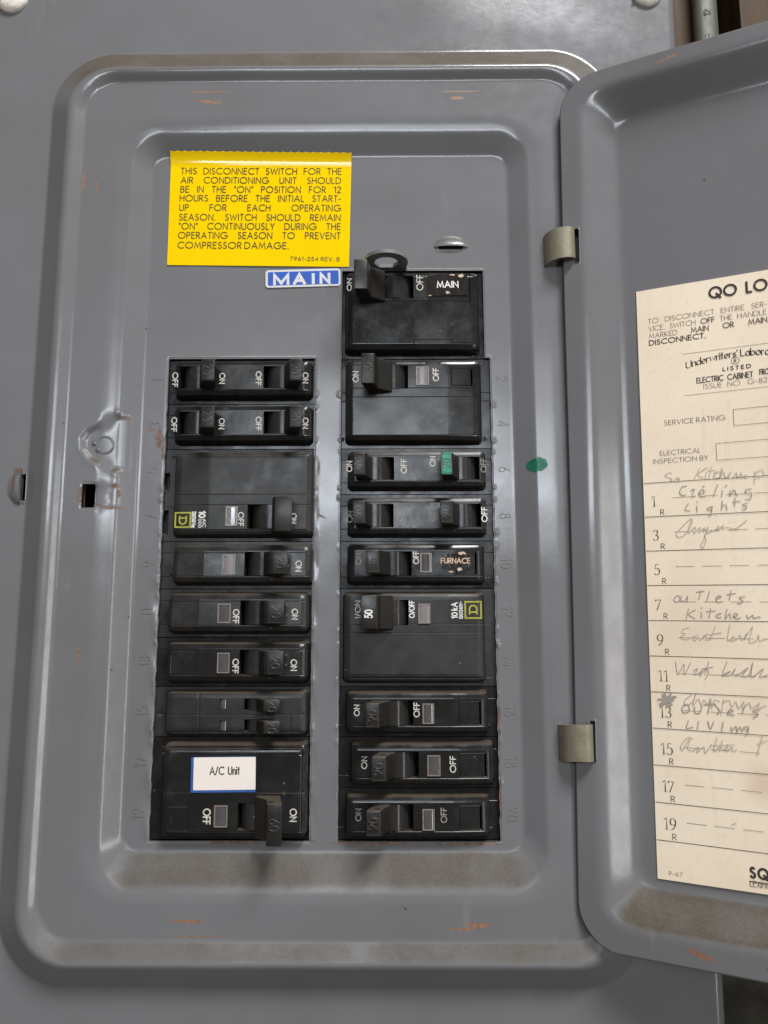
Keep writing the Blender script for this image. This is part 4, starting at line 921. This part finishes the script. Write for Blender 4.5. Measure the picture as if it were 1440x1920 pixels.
# yellow notice
c = [at(321.6, 289, 0), at(659.4, 292.5, 0), at(654.4, 501, 0), at(313.7, 497.5, 0)]
cx = sum(p[0] for p in c)/4; cy = sum(p[1] for p in c)/4; o_ = (cx, cy, 0)
r = empty('warning_sticker', (cx, cy, 0)); tag(r, 'bright yellow sticker with a printed notice above the left column of breakers', 'sticker')
def ysheet(a, b):   # a across, b down
    x = (1-b)*((1-a)*c[0][0]+a*c[1][0])+b*((1-a)*c[3][0]+a*c[2][0]); y = (1-b)*((1-a)*c[0][1]+a*c[1][1])+b*((1-a)*c[3][1]+a*c[2][1]); return x, y
def yz(b, a=.5):
    z = .35; q = max(0, .13-b)/.13; return z+1.9*q**1.7+.05*math.sin(a*9)*(1-b)+.12*max(0, b-.9)*(1-a)
V = []; F = []; na, nb = 96, 60
for j in range(nb+1):
    b = (j/nb)**1.4
    for i in range(na+1):
        a = i/na; x, y = ysheet(a, b)
        if j == 0: y += .28*(1 if (i % 4) == 0 else -.1)
        V.append((x, y, yz(b, a)))
for j in range(nb):
    for i in range(na): q = j*(na+1)+i; F.append((q, q+na+1, q+na+2, q+1))
mesh('vinyl_sheet', V, F, M_sticker, r, o_, 180)
YL = ['THIS DISCONNECT SWITCH FOR THE', 'AIR CONDITIONING UNIT SHOULD', 'BE IN THE “ON” POSITION FOR 12', 'HOURS BEFORE THE INITIAL START-', 'UP FOR EACH OPERATING', 'SEASON. SWITCH SHOULD REMAIN', '“ON” CONTINUOUSLY DURING THE', 'OPERATING SEASON TO PREVENT', 'COMPRESSOR DAMAGE.', '7961-254 REV. B']
yb = [215, 280, 345, 408, 475, 543, 607, 672, 742, 830]; xa = [150, 150, 147, 142, 140, 137, 135, 130, 127, 925]; xb = [1287, 1285, 1284, 1284, 1283, 1281, 1281, 1280, 912, 1275]
for i, t_ in enumerate(YL):
    pa = at(300+xa[i]/3.789, 270+(yb[i]-2)/3.789, .35); pb = at(300+xb[i]/3.789, 270+(yb[i]+2)/3.789, .35); L = pb[0]-pa[0]
    cap = 2.75 if i < 9 else 1.65
    st, w_ = layout(t_, cap, .135, 1.05, .25, .5, width=L, justify=i < 8)
    ang = math.degrees(math.atan2(pb[1]-pa[1], L))
    ribbons('lettering', st, M_ink, r, xform(pa[0], pa[1], ang), .47, o_)

# ------------------------------------------------------------------ the directory card on the door
cs0, cv1 = dat(1193, 548); cv0 = dat(1237, 1647)[1]; CW = 138.0
card = bpy.data.objects.new('directory_card', None); C.objects.link(card); card.matrix_world = R90 @ DOORM @ Matrix.Translation((0, 0, -DR*MM))
tag(card, 'aged cream circuit directory card with handwriting, fixed inside the open door', 'card')
V = []; F = []; nx, ny = 20, 30
for j in range(ny+1):
    for i in range(nx+1):
        V.append((cs0+CW*i/nx, cv0+(cv1-cv0)*j/ny, .38+.05*math.sin(i*.9)+.05*math.cos(j*.5)))
for j in range(ny):
    for i in range(nx): q = j*(nx+1)+i; F.append((q, q+1, q+nx+2, q+nx+1))
n0 = len(V); rim = [i for i in range(nx+1)]+[j*(nx+1)+nx for j in range(1, ny+1)]+[ny*(nx+1)+i for i in range(nx-1, -1, -1)]+[j*(nx+1) for j in range(ny-1, 0, -1)]
V += [(V[k][0], V[k][1], V[k][2]-.3) for k in rim]; F += [(rim[(k+1) % len(rim)], rim[k], n0+k, n0+(k+1) % len(rim)) for k in range(len(rim))]
mesh('card_sheet', V, F, M_card, card, smooth=60)
ZC = .52
def ctext(txt, pa, pb=None, cap=2.1, wt=.10, mat=M_ink2, xs=.85, tr=.22, justify=False, L=None, space=.5, nib=None):
    a = dat(*pa)
    if pb: b = dat(*pb); L = b[0]-a[0]
    st, w_ = layout(txt, cap, wt, xs, tr, space, width=L, justify=justify)
    return ribbons('lettering', st, mat, card, xform(a[0], a[1]), ZC, nib=nib)
def cline(pts, w=.16, mat=M_ink2, name='ruled_line'):
    return ribbons(name, [(pts, w)], mat, card, lambda x, y: (x, y), ZC)
ctext('QO LOAD CENTER', (1331, 560), cap=4.1, wt=.19, xs=1.0, tr=.26, space=.9)
ctext('TO DISCONNECT ENTIRE SER-', (1216, 608), (1438, 574.5), 1.95, .08, M_ink3, 1.16, .2, True)
ctext('VICE, SWITCH *OFF* THE HANDLE', (1217, 622), (1437, 588), 1.95, .08, M_ink3, 1.12, .18, True)
ctext('MARKED *MAIN OR MAIN*', (1218, 635.5), (1438, 602), 1.95, .085, M_ink3, 1.1, .2, True)
ctext('*DISCONNECT.', (1218, 648.5), (1323, 632), 1.95, .09, M_ink2)
a = dat(1280, 665); cline([a, (a[0]+72, a[1])], .13, M_ink3); a = dat(1284, 742.5); cline([a, (a[0]+71, a[1])], .13, M_ink3)
# arched blackletter line
st, w_ = layout("Underwriters' Laboratories", 2.6, .13, .68, .12, .35); a = dat(1287, 692); TW = 36.5; k_ = TW/w_
out = []
for pl, w in st:
    q = []
    for p in pl:
        s_ = p[0]*k_; t_ = s_/TW*2-1; q.append((a[0]+s_, a[1]+2.3*(1-t_*t_)+p[1]))
    out.append((q, w))
ribbons('lettering', out, M_ink2, card, lambda x, y: (x, y), ZC, nib=math.radians(35))
a = dat(1379, 676.5); ribbons('registered_mark', [(arc(a[0], a[1], 1.35, 1.35, 0, 360, 20), .16)]+[([(a[0]-.4+p[0]*1.4, a[1]-.65+p[1]*1.3) for p in pl], .2) for pl in G['R'][1]], M_ink2, card, lambda x, y: (x, y), ZC)
ctext('*LISTED', (1356, 696), (1408, 689), 1.35, .11, M_ink2, 1.2, .5)
ctext('ELECTRIC CABINET', (1307, 719), (1411.5, 705), 2.0, .15, M_ink2, space=.9); ctext('FRONTS', (1425, 703), None, 2.0, .15, M_ink2, .62, .24)
ctext('ISSUE NO. G-822', (1320, 730), (1448, 715), 1.85, .085, M_ink3, space=.9)
ctext('SERVICE RATING', (1246, 798), (1360, 786), 1.85, .09, M_ink3)
ctext('ELECTRICAL', (1238.3, 854.5), (1314, 849.7), 1.75, .09, M_ink3); ctext('INSPECTION BY', (1226, 870), (1328.5, 861.8), 1.75, .09, M_ink3)
for (p, q) in (((1375, 768.3), (1377.7, 798.3)), ((1342.7, 831.8), (1344.2, 863.3))):
    a = dat(*p); b = dat(*q); cline([(a[0]+60, a[1]), a, (a[0], b[1]), (a[0]+60, b[1])], .15, M_ink3, 'printed_box')
rows = [135.25-13.1*k for k in range(11)]
for k in range(11): cline([(cs0+.3, rows[k]), (cs0+CW-.3, rows[k])], .22, M_ink2)
SER = {'1': (.42, [[(.02,.86),(.22,1),(.22,0)],[(.05,0),(.40,0)]]), '3': (.5, G['3'][1]), '5': (.5, G['5'][1]), '7': (.5, [[(0,.93),(.46,.93),(.10,0)],[(0,.93),(.0,.84)]]), '9': (.54, [[(.12,.0),(.34,.14),(.46,.40),(.49,.70)]+arc(.26,.70,.24,.30,0,360,18)])}
for k in range(10):
    n_ = str(2*k+1); x = cs0+3.0+.0*k; y = rows[k]-13.1*.69; st = []
    for ch in n_:
        gw, pls = SER[ch]
        for pl in pls: st.append(([(x+p[0]*3.9, y+p[1]*3.9) for p in pl], .30 if ch != '3' else .28))
        x += gw*3.9+.35
    ribbons('row_number', st, M_ink2, card, lambda a, b: (a, b), ZC, nib=math.radians(0))
    x = cs0+(8.6 if k == 0 else 8.0+min(k, 1)*.3); st = [([(x-2.6+p[0]*2.5+ (1.9 if k > 4 else 0)*0, rows[k]-13.1*.95+p[1]*2.0) for p in pl], .2) for pl in G['R'][1]]
    ribbons('lettering', st, M_ink2, card, lambda a, b: (a, b), ZC)
    st = [([(cs0+10.6+9.2*j, rows[k]-13.1*.47), (cs0+17.1+9.2*j, rows[k]-13.1*.47)], .13) for j in range(5)]
    ribbons('dashed_rule', st, M_ink2, card, lambda a, b: (a, b), ZC)
ctext('9-67', (1254, 1640), (1280, 1642), 1.35, .1, M_ink3)
ctext('*SQUARE D COMPANY', (1408, 1644), None, 3.2, .125, M_ink2, .9, .4); a = dat(1406, 1645); cline([(a[0], a[1]-1.2), (a[0]+46, a[1]-1.2)], .35)
ctext('LEXINGTON, KENTUCKY', (1407, 1661), None, 1.9, .1, M_ink3, .9, .2)
# handwriting: strokes read off two enlargements of the photograph
def spline(P, n=5):
    if len(P) < 3: return P
    out = []
    for i in range(len(P)-1):
        p0, p1, p2, p3 = P[max(0, i-1)], P[i], P[i+1], P[min(len(P)-1, i+2)]
        for k in range(n):
            t = k/n; out.append(tuple(.5*((2*b)+(-a+c)*t+(2*a-5*b+4*c-d_)*t*t+(-a+3*b-3*c+d_)*t**3) for a, b, c, d_ in zip(p0, p1, p2, p3)))
    return out+[P[-1]]
ZA = (1160, 860, 4.571); ZB = (1160, 1240, 4.0)
def hand(name_mat, Z, strokes, w):
    st = []
    for s_ in strokes:
        P = [dat(Z[0]+s_[i]/Z[2], Z[1]+s_[i+1]/Z[2]) for i in range(0, len(s_), 2)]
        st.append((spline(P), w))
    ribbons('handwriting', st, name_mat, card, lambda x, y: (x, y), ZC+.03)
hand(M_pencil2, ZA, [(460,125,425,125,400,150,440,165,460,185,430,200),(500,165,480,190,505,200,525,175,505,165,525,200),(700,80,650,170),(760,75,680,135,730,165),(760,110,745,165),(770,80,776,84),(800,70,775,165),(770,105,830,98),(850,110,815,150,860,165,890,80,870,160,905,120,920,165,960,120,945,165,990,160),
     (990,155,1010,120,1020,160,1050,125,1060,160),(1170,110,1165,210),(1170,130,1230,95,1240,140,1180,165),(820,120,900,110),(1060,160,1100,140,1090,165)], .26)
hand(M_pencil, ZA, [(585,235,545,245,525,290,545,315,575,312),(620,275,650,265,630,325,660,320),(690,300,735,290,720,265,690,290,705,325,750,318),(720,240,735,238),(850,225,815,320),(890,275,885,325),(915,232,932,230),(960,275,955,318,990,270,1010,310,1020,318),(1140,260,1090,270,1100,300,1140,295,1130,345,1090,350)], .34)
hand(M_pencil, ZA, [(600,385,570,440,615,448),(670,405,675,455),(672,372,680,370),(800,410,760,430,790,445,802,415,795,480,770,490),(890,360,885,440),(885,410,920,395,930,442),(1000,340,995,405),(980,372,1045,365),(1105,385,1065,395,1100,415,1080,435,1062,432)], .32)
hand(M_pencil2, ZA, [(625,510,570,560,500,640,510,672,560,660,620,580,630,520,600,600,600,640),(600,640,650,590,660,600,645,640,700,590,690,630,740,590,730,625,770,585),(770,585,730,700,705,740,725,765,750,700,740,650,830,610,860,580,850,615,900,570,890,600,930,590,1000,600,1060,560,1100,525)], .28)
hand(M_pencil, ZA, [(500,1175,475,1205,490,1230,525,1215,520,1180,500,1175),(540,1180,535,1215,570,1220,590,1180,590,1230),(705,1130,690,1205),(668,1145,735,1135),(780,1140,755,1225),(840,1200,880,1185,860,1175,835,1200,850,1230,880,1225),(965,1130,950,1210),(930,1165,1000,1155),(1080,1185,1035,1190,1065,1220,1040,1242,1020,1240)], .34)
hand(M_pencil, ZA, [(600,1285,580,1380),(660,1295,600,1335,655,1370),(710,1315,710,1368),(708,1280,716,1278),(790,1285,775,1365),(755,1310,830,1305),(880,1325,840,1340,850,1362,880,1358),(930,1290,915,1370,950,1330,960,1370),(980,1360,1020,1340,1000,1325,985,1350,1010,1372,1045,1362),(1100,1340,1110,1370,1150,1340,1160,1368,1200,1355,1215,1362)], .34)
hand(M_pencil2, ZA, [(605,1450,560,1460,540,1490,570,1500,530,1530,560,1550,610,1545),(680,1510,640,1530,650,1560,690,1530,700,1555,740,1510,720,1545,760,1500,745,1550,790,1545,800,1520),(830,1440,785,1550),(770,1510,880,1490),(955,1420,935,1555,990,1520,960,1560,1010,1550,1040,1510,1060,1550,1100,1500,1080,1545,1150,1440,1120,1570,1180,1560,1200,1510,1210,1560,1270,1540)], .27)
hand(M_pencil, ZA, [(490,1740,510,1850,560,1760,565,1850,620,1745),(640,1820,680,1800,650,1850,700,1830,720,1800,700,1860,750,1800,770,1830,745,1890),(775,1740,740,1850),(720,1800,810,1785),(930,1740,890,1860,960,1820,900,1850,960,1855,1000,1800,980,1850,1040,1840,1110,1790,1060,1860,1120,1850,1150,1745,1140,1870,1240,1800,1210,1870,1280,1850)], .27)
hand(M_pencil, ZB, [(330,250,400,325),(395,240,320,330),(300,285,430,265),(350,240,365,335),(310,320,410,290),(335,320,415,275),(330,300,390,330)], .75)
hand(M_pencil2, ZB, [(560,240,500,290,500,330,560,300,580,235,560,330,600,280,620,330,640,290,670,320,690,280,700,350,720,290,760,300),(790,280,770,400),(780,310,830,290,850,340,880,300,900,350,940,300,930,350,980,310,1000,350,1060,310,1040,350,1110,330)], .27)
hand(M_pencil, ZB, [(500,320,475,350,490,385,530,370,525,330,500,320),(570,340,575,385,610,385,625,335),(690,290,670,390),(640,325,730,318),(720,320,760,370,740,392),(820,385,860,370,835,360,820,395,870,400),(950,325,930,385),(1060,360,1010,370,1050,395,1010,420)], .38)
hand(M_pencil, ZB, [(525,445,510,500,560,490),(600,450,592,505),(670,450,690,505,715,450),(785,455,775,520),(845,490,850,520,880,485,890,525,910,490,930,525),(965,485,935,500,965,515,975,490,970,540,950,550)], .34)
hand(M_pencil2, ZB, [(560,580,520,570,470,630,480,665,520,600,540,580,520,650,560,670,600,640,590,680,640,640,650,685,700,620),(740,570,715,670,760,640,800,660,820,620,810,670,850,640,860,670,890,660),(690,630,870,625),(780,590,760,670),(1080,560,1040,700),(1040,620,1120,590)], .27)
hand(M_pencil2, ZB, [(850,1225,870,1212,885,1215)], .25)
